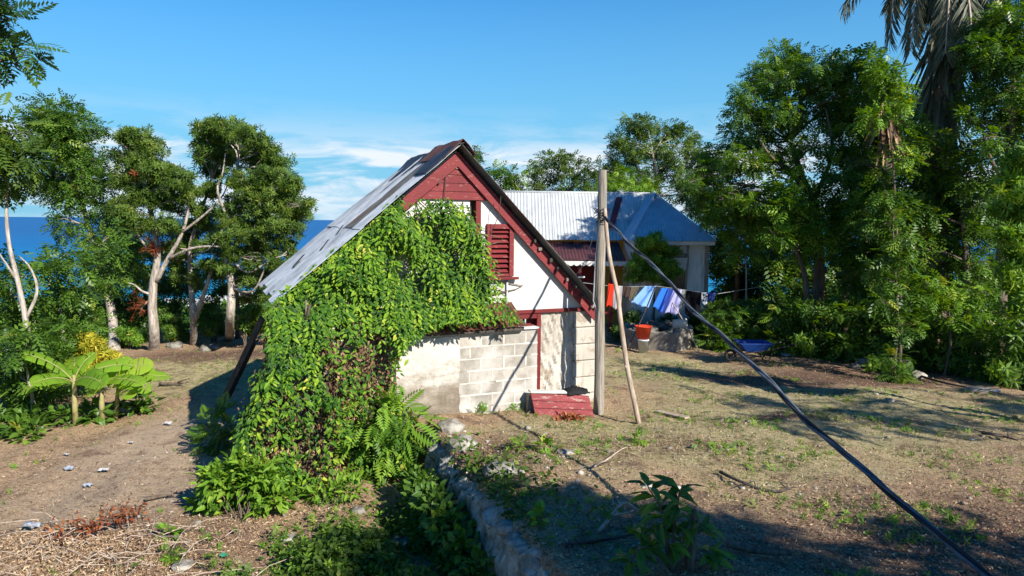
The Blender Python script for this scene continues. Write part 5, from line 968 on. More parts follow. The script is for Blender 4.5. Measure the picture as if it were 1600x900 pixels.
for i, (bx_, by_, Y, c_l, lb, lm_) in enumerate((
    (100, 600, 16.5, [(95, 400, 22), (120, 415, 24), (75, 420, 22), (100, 440, 26), (125, 450, 22), (75, 450, 24), (110, 475, 24), (85, 480, 20), (60, 405, 16)], 'young feathery tree with thin pale trunk behind the banana plants', leaf_mid),
    (20, 615, 15.5, [(20, 410, 24), (45, 430, 20), (0, 440, 30), (30, 465, 26), (5, 480, 26), (50, 475, 20), (20, 500, 26), (55, 510, 20)], 'young feathery tree beside the slender leaning trunk', leaf_mid),
    (48, 650, 13.5, [(45, 525, 20), (20, 545, 26), (70, 530, 20), (40, 560, 26), (70, 560, 18), (5, 580, 24), (30, 590, 22)], 'light green sapling tree over the small left banana plant', leaf_mid),
    (85, 590, 18.5, [(150, 390, 22), (170, 370, 20), (155, 415, 22), (130, 400, 22), (180, 395, 20), (165, 440, 22)], 'feathery young tree in front of the tall dark tree', leaf_mid))):
    b_ = P(bx_, by_, Y); b_[2] = gz(b_[0], b_[1]); tx = c_l[0]
    tree('young_tree', lb, LG, b_, [b_+(P(tx[0], tx[1]+40, Y)-b_)*t+np.array([.06*math.sin(t*5), 0, 0]) for t in (.3, .65, 1)], cl(Y, *c_l, dy=.6), .055, .30, 170, T_PS, lm_, bark_pale, 10+i)
for i, (bx_, by_, Y, c_l, lb) in enumerate((
    (170, 560, 25, [(160, 470, 28), (195, 470, 28), (145, 500, 28), (180, 510, 30), (210, 490, 26), (215, 520, 24), (150, 535, 24), (190, 545, 22), (125, 480, 22)], 'dense dark bush left of the white-barked trunk'),
    (275, 530, 25.5, [(265, 470, 20), (285, 450, 18), (270, 500, 18), (285, 480, 16), (262, 430, 18)], 'dark bush filling the gap between the two pale trunks'),
    (330, 525, 26, [(325, 475, 18), (338, 490, 20), (322, 505, 16), (335, 455, 14)], 'dark bush between the forked tree and the wide tree'),
    (395, 525, 24.5, [(390, 490, 18), (405, 500, 18), (395, 510, 18), (418, 495, 16)], 'light leafy bush right of the wide tree trunk'),
    (265, 532, 24.2, [(262, 500, 16), (280, 510, 15), (268, 520, 14), (255, 480, 14), (290, 525, 12)], 'dark green bush at the back between white trunk and forked tree'),
    (335, 528, 24.4, [(325, 515, 13), (340, 500, 15), (345, 515, 13), (330, 485, 13), (318, 500, 10)], 'leafy bush right of the forked stems'),
    (385, 524, 23.2, [(378, 505, 14), (395, 512, 13), (410, 500, 14), (385, 490, 12), (425, 512, 12), (405, 485, 12)], 'bright leafy bush between the wide tree and the house eave'),
    (205, 545, 22.8, [(200, 520, 14), (215, 530, 14), (195, 538, 12)], 'yellow-green bush left of the white trunk foot'))):
    b_ = P(bx_, by_, Y); b_[2] = gz(b_[0], b_[1]); shrub('edge_bush', lb, 'bush', b_, cl(Y, *c_l, dy=.6), T_PS if i < 3 else T_WH, leaf_dark if i < 3 else leaf_bright if i == 7 else leaf_mid, .32 if i < 3 else .22, 170, 40+i, 'bushes along the left edge of the yard', nst=8, r=.025)
for bx_, Y, c_l, lb in ((228, 26.5, [(175, 330, 22), (200, 370, 24), (225, 395, 24), (255, 360, 22), (265, 400, 22), (240, 430, 24), (200, 430, 24), (285, 380, 20), (290, 420, 20), (170, 400, 20), (265, 450, 22), (300, 450, 18)], 'dark leafy tree hidden behind the white-barked tree'),
        (372, 25.5, [(345, 330, 18), (370, 350, 20), (340, 370, 18), (365, 395, 20), (390, 400, 18), (345, 420, 20), (375, 430, 20), (405, 440, 18), (425, 450, 14), (350, 455, 18)], 'dark leafy tree hidden behind the wide tree by the roof')):
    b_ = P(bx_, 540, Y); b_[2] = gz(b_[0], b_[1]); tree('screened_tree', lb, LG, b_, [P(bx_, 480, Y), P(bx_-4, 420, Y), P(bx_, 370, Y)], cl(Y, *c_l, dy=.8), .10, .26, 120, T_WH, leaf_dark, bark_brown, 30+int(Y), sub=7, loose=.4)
for bx_, Y, r_, lb in ((15, 14.0, .75, 'leafy bush at the far left behind the small banana plant'), (75, 15.5, .8, 'leafy bush behind the left banana plant'), (110, 17.5, .8, 'leafy bush between the yellow croton and the young trees')):
    b_ = GP(bx_, Y); shrub('edge_bush', lb, 'bush', b_, [(b_+np.array([dx*r_, dy_*r_, (.5+dz)*r_]), r_*.6) for dx, dy_, dz in ((0, 0, .5), (-.7, .1, .1), (.7, -.1, .2), (.2, .2, 1.1), (-.4, 0, .9), (.5, .1, 1.3))], T_PS, leaf_mid, .26, 150, 60+int(Y), 'bushes along the left edge of the yard', nst=9, r=.014)
b_ = P(60, 640, 13.2); b_[2] = gz(b_[0], b_[1])
shrub('undergrowth_bush', 'low dark weeds in the shade under the banana plants', 'weeds', b_, [(np.array([x, y, gz(x, y)+.12]), .35) for x, y in ((-9.2, 13.2), (-8.7, 13.6), (-8.2, 13.7), (-8.9, 12.6), (-9.6, 12.8), (-10, 12.2), (-9.8, 13.8), (-7.6, 14.2))], T_WIDE, leaf_mid, .20, 150, 50, nst=16, r=.008)
# ================================================================== TREES BEHIND THE MAIN HOUSE
MG = 'trees behind the main house'
def bt(name, label, grp, x, Y, trunkpx, clumps, r, s, dens, T, lm_, bk_, seed, **k):
    if seed >= 60: s, dens = s*(.62 if seed < 77 else .7), dens*(.95 if seed <= 70 else 1.3)
    if T is T_PIN: T = T_PS
    b = P(x, 500, Y); b[2] = gz(b[0], b[1]); return tree(name, label, grp, b, [P(*q, Y) for q in trunkpx], cl(Y, *clumps, dy=k.pop('dy', 1.0)), r, s, dens, T, lm_, bk_, seed, **k)
bt('broadleaf_tree', 'leafy treetop peeking just right of the small roof ridge', MG, 700, 33, [(705, 400), (715, 320), (728, 260)], [(735, 236, 12), (745, 242, 11), (722, 240, 10), (715, 255, 14), (730, 258, 14), (745, 256, 8)], .12, .5, 190, T_PIN, leaf_dark, bark_brown, 60)
bt('broadleaf_tree', 'small feathery treetop above the white zinc roof near the gable', MG, 795, 32, [(795, 400), (793, 330), (790, 285)], [(778, 262, 12), (790, 272, 16), (806, 272, 12), (780, 285, 14), (800, 290, 16), (770, 268, 8), (812, 285, 8)], .10, .6, 170, T_PIN, leaf_mid, bark_brown, 61)
bt('broadleaf_tree', 'olive tree with spreading leafy arms above the white roof', MG, 890, 34, [(890, 420), (893, 340), (890, 300)], [(838, 262, 16), (855, 252, 18), (872, 246, 14), (890, 255, 18), (905, 268, 16), (845, 280, 16), (832, 295, 12), (918, 285, 16), (890, 285, 14), (875, 268, 14), (925, 262, 14), (908, 248, 8), (860, 275, 12), (920, 300, 16), (940, 278, 14), (958, 268, 14), (880, 300, 14), (850, 300, 12), (818, 300, 10)], .16, .55, 170, T_PIN, leaf_olive, bark_brown, 62, sub=8)
bt('broadleaf_tree', 'light green low treetop just above the ridge beside the pole', MG, 965, 31, [(965, 400), (965, 330)], [(950, 285, 18), (975, 280, 18), (962, 295, 16), (990, 292, 16), (935, 295, 12), (1010, 290, 14)], .12, .5, 190, T_PIN, leaf_bright, bark_brown, 63)
bt('broadleaf_tree', 'broad olive tree rising behind the hipped roof', MG, 1040, 35, [(1040, 420), (1035, 340), (1025, 280), (1020, 240)], [(985, 195, 20), (1010, 200, 24), (1040, 205, 24), (1065, 215, 22), (1085, 230, 20), (970, 220, 18), (995, 228, 24), (1025, 232, 20), (1055, 240, 24), (1085, 255, 20), (975, 250, 20), (960, 240, 14), (1000, 260, 16), (1040, 268, 20), (1070, 275, 22), (1095, 275, 16), (955, 265, 14), (1020, 285, 16), (1060, 300, 18), (1100, 300, 20), (1085, 325, 18), (1115, 325, 20), (1105, 345, 16), (980, 280, 16), (1000, 290, 16)], .2, .55, 200, T_PIN, leaf_olive, bark_pale, 64, limbs=[([P(1030, 300, 35), P(1000, 270, 34.5), P(985, 235, 34.5)], .09)])
bt('garden_tree', 'small glossy tree in front of the verandah and hipped wing', 'trees in the yard', 1020, 22.55, [(1022, 470), (1020, 430)], [(1005, 385, 16), (1025, 380, 18), (1040, 395, 18), (1000, 405, 18), (1022, 405, 22), (1045, 415, 16), (990, 420, 14), (1010, 428, 18), (1035, 432, 18), (1055, 425, 10), (985, 435, 12), (1025, 370, 10)], .06, .30, 190, T_WH, leaf_bright, bark_brown, 65, dy=.35)
# ================================================================== RIGHT HAND TREES
RG_ = 'trees on the right of the yard'
bt('canopy_tree', 'tall spreading dark tree with rounded crown right of the hipped wing', RG_, 1275, 21.2, [(1278, 480), (1280, 400), (1272, 320), (1255, 280), (1235, 220)], [(1225, 90, 26), (1250, 95, 28), (1200, 105, 26), (1180, 125, 26), (1165, 145, 20), (1215, 125, 34), (1250, 130, 36), (1285, 105, 32), (1310, 115, 28), (1290, 140, 36), (1160, 175, 28), (1190, 165, 34), (1225, 175, 36), (1265, 175, 36), (1300, 180, 34), (1325, 150, 30), (1145, 215, 26), (1175, 210, 34), (1210, 225, 34), (1130, 245, 28), (1155, 255, 32), (1190, 260, 30), (1115, 275, 28), (1140, 290, 30), (1090, 295, 22), (1110, 310, 20), (1265, 225, 26), (1305, 230, 30), (1170, 300, 24), (1090, 315, 16), (1240, 255, 18), (1340, 125, 26), (1078, 285, 20), (1092, 262, 20), (1105, 335, 20), (1125, 335, 24), (1145, 330, 26), (1108, 240, 18), (1165, 330, 24), (1130, 310, 24)], .22, .40, 190, T_PIN, leaf_mid, bark_brown, 70, sub=8, loose=.3, dy=1.5, limbs=[([P(1262, 300, 20.6), P(1235, 270, 20.3), P(1205, 245, 20), P(1185, 215, 20)], .08), ([P(1268, 320, 20.6), P(1300, 240, 20.4), P(1290, 170, 20.4)], .08)])
bt('mid_tree', 'mid green tree under the tall canopy with light feathery sprays', RG_, 1260, 19.9, [(1262, 480), (1255, 420), (1240, 380), (1235, 340)], [(1190, 315, 22), (1215, 300, 24), (1240, 290, 22), (1205, 335, 22), (1235, 325, 26), (1270, 310, 24), (1180, 345, 14), (1265, 345, 28), (1235, 360, 24), (1290, 335, 26), (1210, 365, 18), (1285, 370, 28), (1255, 390, 26)], .12, .5, 170, T_PIN, leaf_bright, bark_brown, 71, dy=.9)
bt('mid_tree', 'dense dark tree at the centre of the right hand wood', RG_, 1370, 19.5, [(1372, 500), (1372, 420), (1375, 340), (1385, 270)], [(1330, 300, 34), (1365, 290, 32), (1400, 290, 30), (1320, 345, 34), (1355, 335, 36), (1395, 335, 36), (1430, 330, 32), (1335, 390, 34), (1375, 385, 36), (1415, 380, 34), (1450, 370, 30), (1345, 435, 32), (1385, 430, 34), (1425, 430, 32), (1310, 265, 24), (1350, 250, 26), (1395, 470, 30), (1440, 470, 28), (1355, 475, 26)], .17, .46, 200, T_PIN, leaf_mid, bark_brown, 72, dy=1.2)
bt('mid_tree', 'dark tree left of the palm with hanging clumps', RG_, 1320, 21, [(1320, 500), (1322, 400), (1330, 300), (1345, 220)], [(1340, 195, 30), (1375, 215, 30), (1330, 225, 28), (1365, 250, 30), (1340, 265, 24), (1395, 250, 26), (1405, 215, 24), (1345, 120, 24), (1362, 98, 22), (1350, 155, 28), (1378, 150, 26), (1400, 180, 26), (1330, 95, 20), (1415, 250, 26), (1425, 150, 20), (1320, 180, 26), (1420, 200, 24)], .13, .48, 190, T_PIN, leaf_mid, bark_brown, 73)
bt('bright_tree', 'sunny yellow-green foliage between the two palm trunks', RG_, 1410, 16.4, [(1408, 500), (1402, 380), (1395, 250), (1385, 160)], [(1372, 105, 18), (1388, 120, 22), (1370, 130, 16), (1402, 140, 18), (1395, 160, 16), (1362, 185, 14), (1350, 192, 10), (1380, 180, 12), (1415, 165, 12), (1418, 250, 14), (1408, 262, 10)], .045, .42, 190, T_PIN, leaf_bright, bark_brown, 74, dy=.4)
bt('side_tree', 'tall dark tree right of the palm reaching the top corner', RG_, 1560, 16.5, [(1562, 520), (1565, 400), (1575, 300), (1580, 200), (1585, 100)], [(1550, 45, 32), (1580, 35, 40), (1530, 75, 26), (1565, 85, 36), (1595, 90, 36), (1530, 115, 24), (1555, 130, 30), (1590, 140, 32), (1520, 150, 16), (1545, 175, 26), (1585, 190, 30), (1570, 215, 24), (1600, 235, 30), (1540, 215, 18), (1610, 10, 40), (1640, 80, 50), (1640, 180, 50), (1515, 185, 14)], .17, .42, 185, T_PIN, leaf_mid, bark_brown, 75, dy=.7, limbs=[([P(1575, 300, 16.5), P(1545, 240, 16.3), P(1530, 180, 16.3)], .05)])
bt('side_tree', 'leafy tree filling the middle right between palm and picture edge', RG_, 1510, 17.5, [(1508, 520), (1510, 430), (1505, 350), (1500, 280)], [(1425, 190, 20), (1505, 165, 22), (1420, 230, 24), (1500, 225, 22), (1520, 240, 24), (1455, 215, 16), (1478, 240, 14), (1440, 262, 20), (1432, 330, 30), (1425, 390, 30), (1475, 275, 30), (1510, 285, 28), (1540, 270, 22), (1450, 300, 28), (1490, 320, 32), (1530, 320, 28), (1500, 365, 32), (1540, 365, 30), (1470, 360, 26), (1480, 410, 30), (1520, 410, 30), (1470, 450, 28), (1510, 455, 30), (1545, 430, 26)], .13, .44, 165, T_PIN, leaf_mid, bark_brown, 76, dy=.9)
bt('near_edge_tree', 'sunlit near tree with yellow-green broad leaves at the right picture edge', RG_, 1640, 11.5, [(1640, 500), (1635, 400), (1630, 320)], [(1575, 270, 20), (1590, 295, 24), (1600, 255, 24), (1575, 330, 20), (1600, 340, 26), (1585, 370, 22), (1600, 400, 26), (1575, 420, 16), (1590, 440, 24), (1630, 300, 40), (1640, 380, 44), (1600, 470, 22), (1580, 485, 14), (1640, 450, 40), (1620, 240, 30)], .09, .30, 170, T_WH, leaf_bright, bark_brown, 77, dy=.4)
bt('mid_tree', 'dark leafy tree standing in front of the dead palm trunk', RG_, 1400, 15.9, [(1402, 500), (1398, 420), (1395, 350)], [(1385, 300, 20), (1402, 325, 20), (1382, 350, 20), (1408, 370, 20), (1390, 395, 22), (1412, 420, 20), (1385, 440, 20), (1405, 465, 22), (1388, 490, 20), (1410, 510, 20), (1370, 420, 16), (1375, 470, 16)], .05, .44, 150, T_PIN, leaf_mid, bark_brown, 78, dy=.3)
bt('lit_sapling', 'sapling with bright leaves standing out before the dark wood', RG_, 1480, 16.2, [(1485, 540), (1482, 480), (1475, 450)], [(1440, 445, 16), (1455, 460, 16), (1470, 450, 16), (1495, 475, 18), (1510, 455, 16), (1520, 490, 16), (1485, 500, 14), (1545, 460, 14), (1450, 480, 14)], .035, .36, 150, T_PIN, leaf_bright, bark_brown, 78, dy=.4)
bt('thin_tree', 'spindly young tree with bare pale stems beside the hipped wing', RG_, 1165, 22, [(1165, 500), (1166, 440), (1164, 380)], [(1150, 370, 14), (1175, 355, 16), (1190, 350, 16), (1165, 385, 14), (1145, 395, 14), (1180, 395, 14), (1135, 360, 12), (1160, 345, 10)], .045, .42, 180, T_PIN, leaf_bright, bark_pale, 79, dy=.4)
# backing wood, farther off
for i, (x, Y, c_l, lb) in enumerate((
    (1150, 27, [(1130, 400, 30), (1160, 420, 32), (1140, 450, 32), (1180, 450, 34), (1200, 410, 28), (1120, 480, 28), (1165, 490, 30), (1125, 365, 20), (1150, 350, 24), (1180, 370, 28), (1200, 345, 28), (1130, 390, 22), (1215, 375, 26)], 'dark tree beyond the hipped wing corner'),
    (1240, 26, [(1215, 400, 34), (1250, 420, 34), (1230, 450, 36), (1270, 450, 36), (1215, 480, 32), (1255, 490, 34), (1290, 480, 32), (1290, 420, 30), (1240, 360, 34), (1280, 370, 34), (1225, 330, 28), (1270, 330, 30)], 'dark tree deep in the wood behind the wheelbarrow'),
    (1350, 25, [(1330, 400, 40), (1370, 380, 40), (1340, 450, 40), (1380, 440, 40), (1320, 490, 36), (1370, 500, 36), (1400, 330, 36), (1350, 330, 36)], 'dark tree deep in the wood behind the stone ring'),
    (1470, 24, [(1430, 380, 42), (1470, 400, 42), (1440, 450, 42), (1490, 450, 42), (1430, 500, 38), (1480, 510, 38), (1450, 320, 40), (1500, 330, 40)], 'dark tree deep in the wood below the palm'),
    (1590, 23, [(1550, 330, 44), (1590, 310, 44), (1560, 400, 46), (1610, 400, 46), (1540, 460, 44), (1590, 480, 44), (1640, 350, 50), (1640, 470, 50)], 'dark tree deep in the wood at the far right'))):
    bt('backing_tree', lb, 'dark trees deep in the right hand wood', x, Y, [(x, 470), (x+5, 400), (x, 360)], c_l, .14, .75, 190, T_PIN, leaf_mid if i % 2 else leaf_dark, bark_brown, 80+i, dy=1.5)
for i, (x, y, Y, r_, lb, lm_) in enumerate((
    (1130, 515, 20.5, 22, 'low bush on the bank right of the washing', leaf_mid), (1180, 505, 20.8, 24, 'small bush above the blue wheelbarrow', leaf_mid), (1230, 515, 19.8, 26, 'bush behind the flat grey sheet', leaf_mid), (1285, 525, 19, 28, 'shady bush left of the stone ring', leaf_dark), (1340, 530, 18.5, 30, 'bush behind the stone ring', leaf_dark), (1400, 540, 17.8, 30, 'dark bush right behind the boulders', leaf_dark), (1455, 545, 17.2, 30, 'dark bush right of the boulders', leaf_dark), (1510, 550, 16.4, 30, 'shady bush below the lit sapling', leaf_dark), (1560, 555, 15.6, 30, 'shady bush near the right picture edge', leaf_mid), (1610, 555, 14.8, 36, 'bush cut by the right picture edge', leaf_mid), (1398, 560, 15.5, 15, 'low bush hiding the foot of the tree before the dead palm', leaf_mid))):
    b_ = P(x, y, Y); b_[2] = gz(b_[0], b_[1]); rr_ = r_/F*Y
    shrub('understorey_bush', lb, 'bush', b_, [(b_+np.array([dx*rr_, dy_*rr_, (.55+dz)*rr_]), rr_*.85) for dx, dy_, dz in ((0, 0, .5), (-.8, .1, .1), (.8, -.1, .15), (.2, .2, 1.3), (-.5, .3, 1.9), (.6, .2, 2.1), (-.3, -.2, -.1), (.4, -.3, -.1))], T_WH if i % 2 else T_PIN, leaf_mid, .30, 150, 100+i, 'bushes under the right hand trees', nst=9, r=.014)
for i, (px, Y, r_, lb) in enumerate(((985, 22.5, .42, 'dark weeds behind the white bucket under the washing'), (1040, 22.62, .40, 'dark weeds behind the tank rubble under the blue shirts'), (1085, 22.55, .42, 'dark weeds under the black dress'))):
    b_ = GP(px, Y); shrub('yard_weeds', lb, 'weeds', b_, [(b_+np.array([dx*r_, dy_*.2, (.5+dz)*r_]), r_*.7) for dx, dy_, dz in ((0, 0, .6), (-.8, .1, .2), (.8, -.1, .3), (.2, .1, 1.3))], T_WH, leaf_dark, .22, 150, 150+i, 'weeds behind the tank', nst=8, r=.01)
# ================================================================== PALMS
def frond(mbv, base, hd, ln, el, droop, rg, wl=.6, n=46):
    hd = np.array([*hd, 0.]); hd /= np.linalg.norm(hd); sdv = np.array([-hd[1], hd[0], 0]); e = R(el); p = np.array(base, float); mid = []
    for i in range(n+1): mid.append(p.copy()); p = p+(hd*math.cos(e)+np.array([0, 0, math.sin(e)]))*ln/n; e = max(e-R(droop)/n, R(-88))
    V, d, nm, sz = [], [], [], []
    for i in range(5, n):
        t = i/n; tan = nrmz(mid[i+1]-mid[i-1])
        for s_ in (-1, 1):
            for _ in range(2): V.append(mid[i]+tan*rg.uniform(0, ln/n)); d.append(tan*.75+sdv*s_*.6+np.array([0, 0, -.55])+rg.normal(0, .13, 3)); nm.append(np.cross(tan, sdv)*1.0+rg.normal(0, .3, 3)); sz.append(wl*(.55+.6*math.sin(math.pi*t*.9))*rg.uniform(.8, 1.1))
    return mid, V, d, nm, sz
def palm(label, base, trunk, r, fronds, skirt, seed, lm_, cat='palm', name='palm_tree'):
    rg = np.random.default_rng(seed); root = thing(name, base, label, cat, 'palms in the right hand wood'); mb = MB(); tp = catmull([np.array(base)-[0, 0, .1]]+trunk, 5); mb.tube(tp, [r*(1.1-.25*i/(len(tp)-1))*(1+.05*math.sin(i*2.1)) for i in range(len(tp))], 12); mb.build('trunk', bark_palm, root)
    T = leaf_t(.07, .02, .15)
    for hd, ln, el, dr, wl in fronds:
        mid, V, d, nm, sz = frond(None, tp[-1], hd, ln, el, dr, rg, wl); o = scatter('frond', V, d, nm, sz, rg.normal(.45, .2, len(V)), T, lm_, root); mb = MB(); mb.tube(mid, np.linspace(.045, .012, len(mid)), 5); mb.build('rachis', stick_wood, o, sm=True)
    if skirt:
        a, b, n = skirt; i = rg.uniform(a, b, n)*(len(tp)-1); j = i.astype(int).clip(0, len(tp)-2); P_ = np.array([tp[k] for k in j]); t = rg.uniform(0, 6.28, n); o = np.stack([np.cos(t), np.sin(t), 0*t], -1)
        scatter('dead_skirt', P_+o*r*.8+np.array([0, 0, 1])*rg.normal(0, .2, (n, 1)), o*.32+np.array([0, 0, -1])+rg.normal(0, .12, (n, 3)), o+rg.normal(0, .3, (n, 3)), rg.uniform(.5, 1.5, n), rg.uniform(0, .8, n), leaf_t(.10, .03, -.05), leaf_dry if seed == 2 else frond_grey, root)
    return root
b_ = P(1452, 560, 18.4); b_[2] = gz(b_[0], b_[1])
palm('tall shaggy palm with grey drooping fronds at the top right', b_, [P(1455, 450, 18.4), P(1458, 350, 18.4), P(1462, 250, 18.4), P(1468, 150, 18.4), P(1474, 60, 18.4), P(1478, -20, 18.4), P(1480, -55, 18.4)], .34,
     [((-1, -.15), 3.0, 25, 175, .62), ((-.8, -.45), 3.0, 0, 140, .62), ((-.35, -.7), 3.0, -15, 110, .6), ((.4, -.8), 3.0, -10, 110, .6), ((.9, -.2), 3.4, 20, 130, .7), ((.9, .5), 3.2, 45, 120, .7), ((0, 1), 3, 50, 110, .7), ((-.8, .7), 3, 45, 120, .7), ((-.15, -1), 3.6, -25, 80, .7), ((.3, -.6), 3.2, -35, 60, .7)], (.40, .99, 520), 1, frond_grey)
b_ = P(1390, 560, 20.5); b_[2] = gz(b_[0], b_[1])
palm('headless dead palm trunk with fibrous grey top', b_, [P(1388, 400, 20.5), P(1386, 300, 20.5), P(1385, 200, 20.5), P(1383, 135, 20.5)], .16, [], (.78, .99, 110), 2, frond_grey, 'palm', 'dead_palm')
# ================================================================== TREES BEHIND THE CAMERA THAT SHADE THE FOREGROUND
q0 = GH(1050, 800); sdir = np.array(tosun)
for i, (px, py, t, rr_, lb) in enumerate(((700, 850, 11, 1.2, 'a'), (870, 845, 10.5, 1.3, 'b'), (1020, 860, 10, 1.4, 'c'), (1180, 860, 9.6, 1.25, 'd'), (1320, 890, 9.2, 1.1, 'e'), (1590, 900, 8.2, .8, 'f'))): pass
def shade_tree(label, spots, seed, base):
    cs = []
    for px, py, t, r_ in spots: g0 = GH(px, py); cs.append((g0+sdir*t, r_))
    b = np.array([base[0], base[1], gz(*base)]); c0 = np.mean([c for c, _ in cs], 0)
    tree('shade_tree', label, 'trees behind the viewpoint', b, [b+(c0-b)*t+np.array([0, 0, .3*t]) for t in (.3, .6, .9)], cs, .2, .5, 210, T_PIN, leaf_dark, bark_brown, seed, sub=14, loose=.4)
shade_tree('large tree behind the viewpoint throwing the long foreground shadow', [(800, 845, 12, .62), (880, 850, 12, .75), (960, 850, 12, .75), (1060, 862, 12, .8), (1150, 862, 12, .72), (1225, 885, 12, .6), (720, 880, 12.2, .6), (800, 910, 11.5, .9), (1000, 940, 11.5, 1.1), (1150, 945, 11.5, 1.0), (1280, 940, 11.5, .62), (640, 905, 12.3, .6), (570, 920, 12.3, .5), (1400, 985, 11.4, .5)], 200, (8.6, -2.4))
shade_tree('tree right of the viewpoint shading the lower right corner', [(1590, 890, 8, .4), (1630, 905, 8, .6), (1660, 890, 8, .7)], 201, (9.5, 1.0))
shade_tree('tree outside the right edge dappling the lawn with shadow', [(1210, 662, 13, .3), (1270, 656, 13, .42), (1330, 655, 12.6, .45), (1400, 652, 12.4, .42), (1460, 648, 12, .3), (1150, 625, 13.5, .32), (1200, 632, 13, .3), (1530, 628, 11.5, .35), (1580, 622, 11, .45), (1110, 590, 14, .32), (1060, 575, 14.5, .3), (1010, 570, 14.5, .25), (1240, 600, 13, .25), (1590, 640, 11, .3)], 202, (16.5, 5.5))
# ================================================================== GROUND COVER
def ground_scatter(name, label, n, m, T, s, seed, mode, cam_bias=True, fn=None, hgt=.0, up=.15, tone=None):
    rg = np.random.default_rng(seed); y = 4.3+(24-4.3)*rg.random(n*4)**1.7; x = rg.uniform(-.95, .85, n*4)*y; k = np.abs(x) < 16; x, y = x[k], y[k]; L_, T2, D_ = masks(x, y); nzv = .5+.28*np.sin(x*2.3+1.3*np.sin(y*1.7))+.28*np.sin(y*2.9+1.1*np.sin(x*2.1)); w = fn(L_, T2, D_, nzv); xb = np.interp(y, XBY, XBX)
    # nothing grows through the houses
    uu = x*G[0]+y*G[1]; ww = x*D[0]+y*D[1]; w = w*~((uu > 1.4) & (uu < 6.75) & (ww > WG) & (ww < WB))*~((uu > 2.75) & (uu < 5.3) & (ww > W0))
    k = rg.random(len(x)) < w; x, y = x[k][:n], y[k][:n]; n = len(x); z = hz(x, y)+.004+hgt*rg.random(n)
    d = rg.normal(0, 1, (n, 3))*np.array([1, 1, .35])+np.array([0, 0, up]); nm = np.array([0, 0, 1.])*(1 if up < .5 else 0)+rg.normal(0, .45, (n, 3)); o = scatter(name, np.stack([x, y, z], -1), d, nm, s*rg.uniform(.5, 1.4, n), (tone(rg, n) if tone else rg.random(n)), T, m, None, (0, 10, 0)); return tag(o, label, kind='stuff')
T_BL = (np.array([(0, -.05, 0), (0, .05, 0), (.55, .035, .02), (.55, -.035, .02), (1, 0, -.12)], float), [(0, 3, 2, 1), (3, 4, 2)])
T_DRY = (np.array([(0, 0, 0), (.5, -.24, .12), (1, 0, .02), (.5, .24, .1)], float), [(0, 1, 2, 3)])
ground_scatter('dry_grass', 'short dry grass and straw over the yard', 52000, straw, T_BL, .06, 1, 0, fn=lambda l, t, d, n: np.clip((.08+.8*l)*(.35+1.1*n)-.25*t, .02, .95), up=.75)
ground_scatter('leaf_litter', 'fallen dry leaves scattered over the bare earth', 46000, leaf_dry, T_DRY, .032, 2, 0, fn=lambda l, t, d, n: np.clip(.06+.75*t+.25*n-.1*d, .03, .9), hgt=.012, tone=lambda rg, n: np.clip(rg.normal(.42, .26, n), 0, 1))
ground_scatter('dark_litter', 'dark twigs and rotted leaves on the earth', 12000, leafmat('litter_dark', [(0, (.02, .012, .008)), (.6, (.07, .04, .026)), (1, (.14, .085, .055))], .8, .1, 0), T_BL, .065, 3, 0, fn=lambda l, t, d, n: np.clip(.05+.7*t+.3*(1-n), .03, .9), hgt=.01, up=.05)
def weedfn(l, t, d, n): return np.clip(.9*(n > .62)*(.12+l)-.0*t, 0, .8)
ground_scatter('low_weeds', 'small green weeds dotted over the yard', 9000, leaf_bright, T_WH, .075, 4, 0, fn=lambda l, t, d, n: np.clip((n > .52)*(.12+.8*l)*(1-.85*d)*np.clip((n-.5)*5, .1, 1), 0, .8), hgt=.02, up=1.2, tone=lambda rg, n: np.clip(rg.normal(.4, .2, n), 0, 1))
# heap of tan dead leaves, and the rust-coloured dead branch on it
rgh = np.random.default_rng(9); n = 7000; hx = np.concatenate([rgh.normal(-4.9, .85, n), rgh.normal(-3.1, .5, n//4), rgh.normal(-3.6, .4, n//5)]); hy = np.concatenate([rgh.normal(7.5, .5, n), rgh.normal(8.6, .6, n//4), rgh.normal(9.9, .3, n//5)]); bz_ = .18*np.exp(-((hx+5)/1.0)**2-((hy-7.5)/.5)**2)
n = len(hx); o = scatter('dead_leaf_heap', np.stack([hx, hy, hz(hx, hy)+bz_*rgh.random(n)+.01], -1), rdir(rgh, n)*[1, 1, .5], np.array([0, 0, 1.])+rgh.normal(0, .6, (n, 3)), rgh.uniform(.018, .045, n)*np.where(rgh.random(n) < .1, 1.6, 1), np.clip(rgh.normal(.58, .26, n), 0, 1), leaf_t(.34, .25, .35), leaf_dry, None, (-4.6, 7.7, -.8)); tag(o, 'heap of tan dead leaves at the lower left', kind='stuff')
q = GH(120, 850); db = thing('dead_leafy_branch', q, 'cut branch with rust-orange dead leaves lying on the leaf heap', 'branch'); mb = MB(); c = catmull([q+[-.5, -.25, .06], q+[-.1, 0, .14], q+[.2, .2, .16], q+[.35, .5, .14]], 5); mb.tube(c, np.linspace(.018, .008, len(c)), 6); pp, dd_ = [], []
for i in range(4, len(c)):
    for _ in range(2):
        e = c[i]+rdir(rgh, 1)[0]*[.35, .3, .1]+[0, 0, .05]; mb.tube([c[i], (c[i]+e)/2+[0, 0, .03], e], [.006, .005, .003], 4)
        for t in rgh.uniform(.2, 1, 14): pp.append(c[i]*(1-t)+e*t+rgh.normal(0, .035, 3)); dd_.append(rdir(rgh, 1)[0])
mb.build('stem', bark_brown, db); n = len(pp); scatter('leaves', pp, dd_, np.array([0, 0, 1.])+rgh.normal(0, .6, (n, 3)), rgh.uniform(.045, .09, n), rgh.random(n), T_LEAF, leaf_rust, db)
mb = MB()
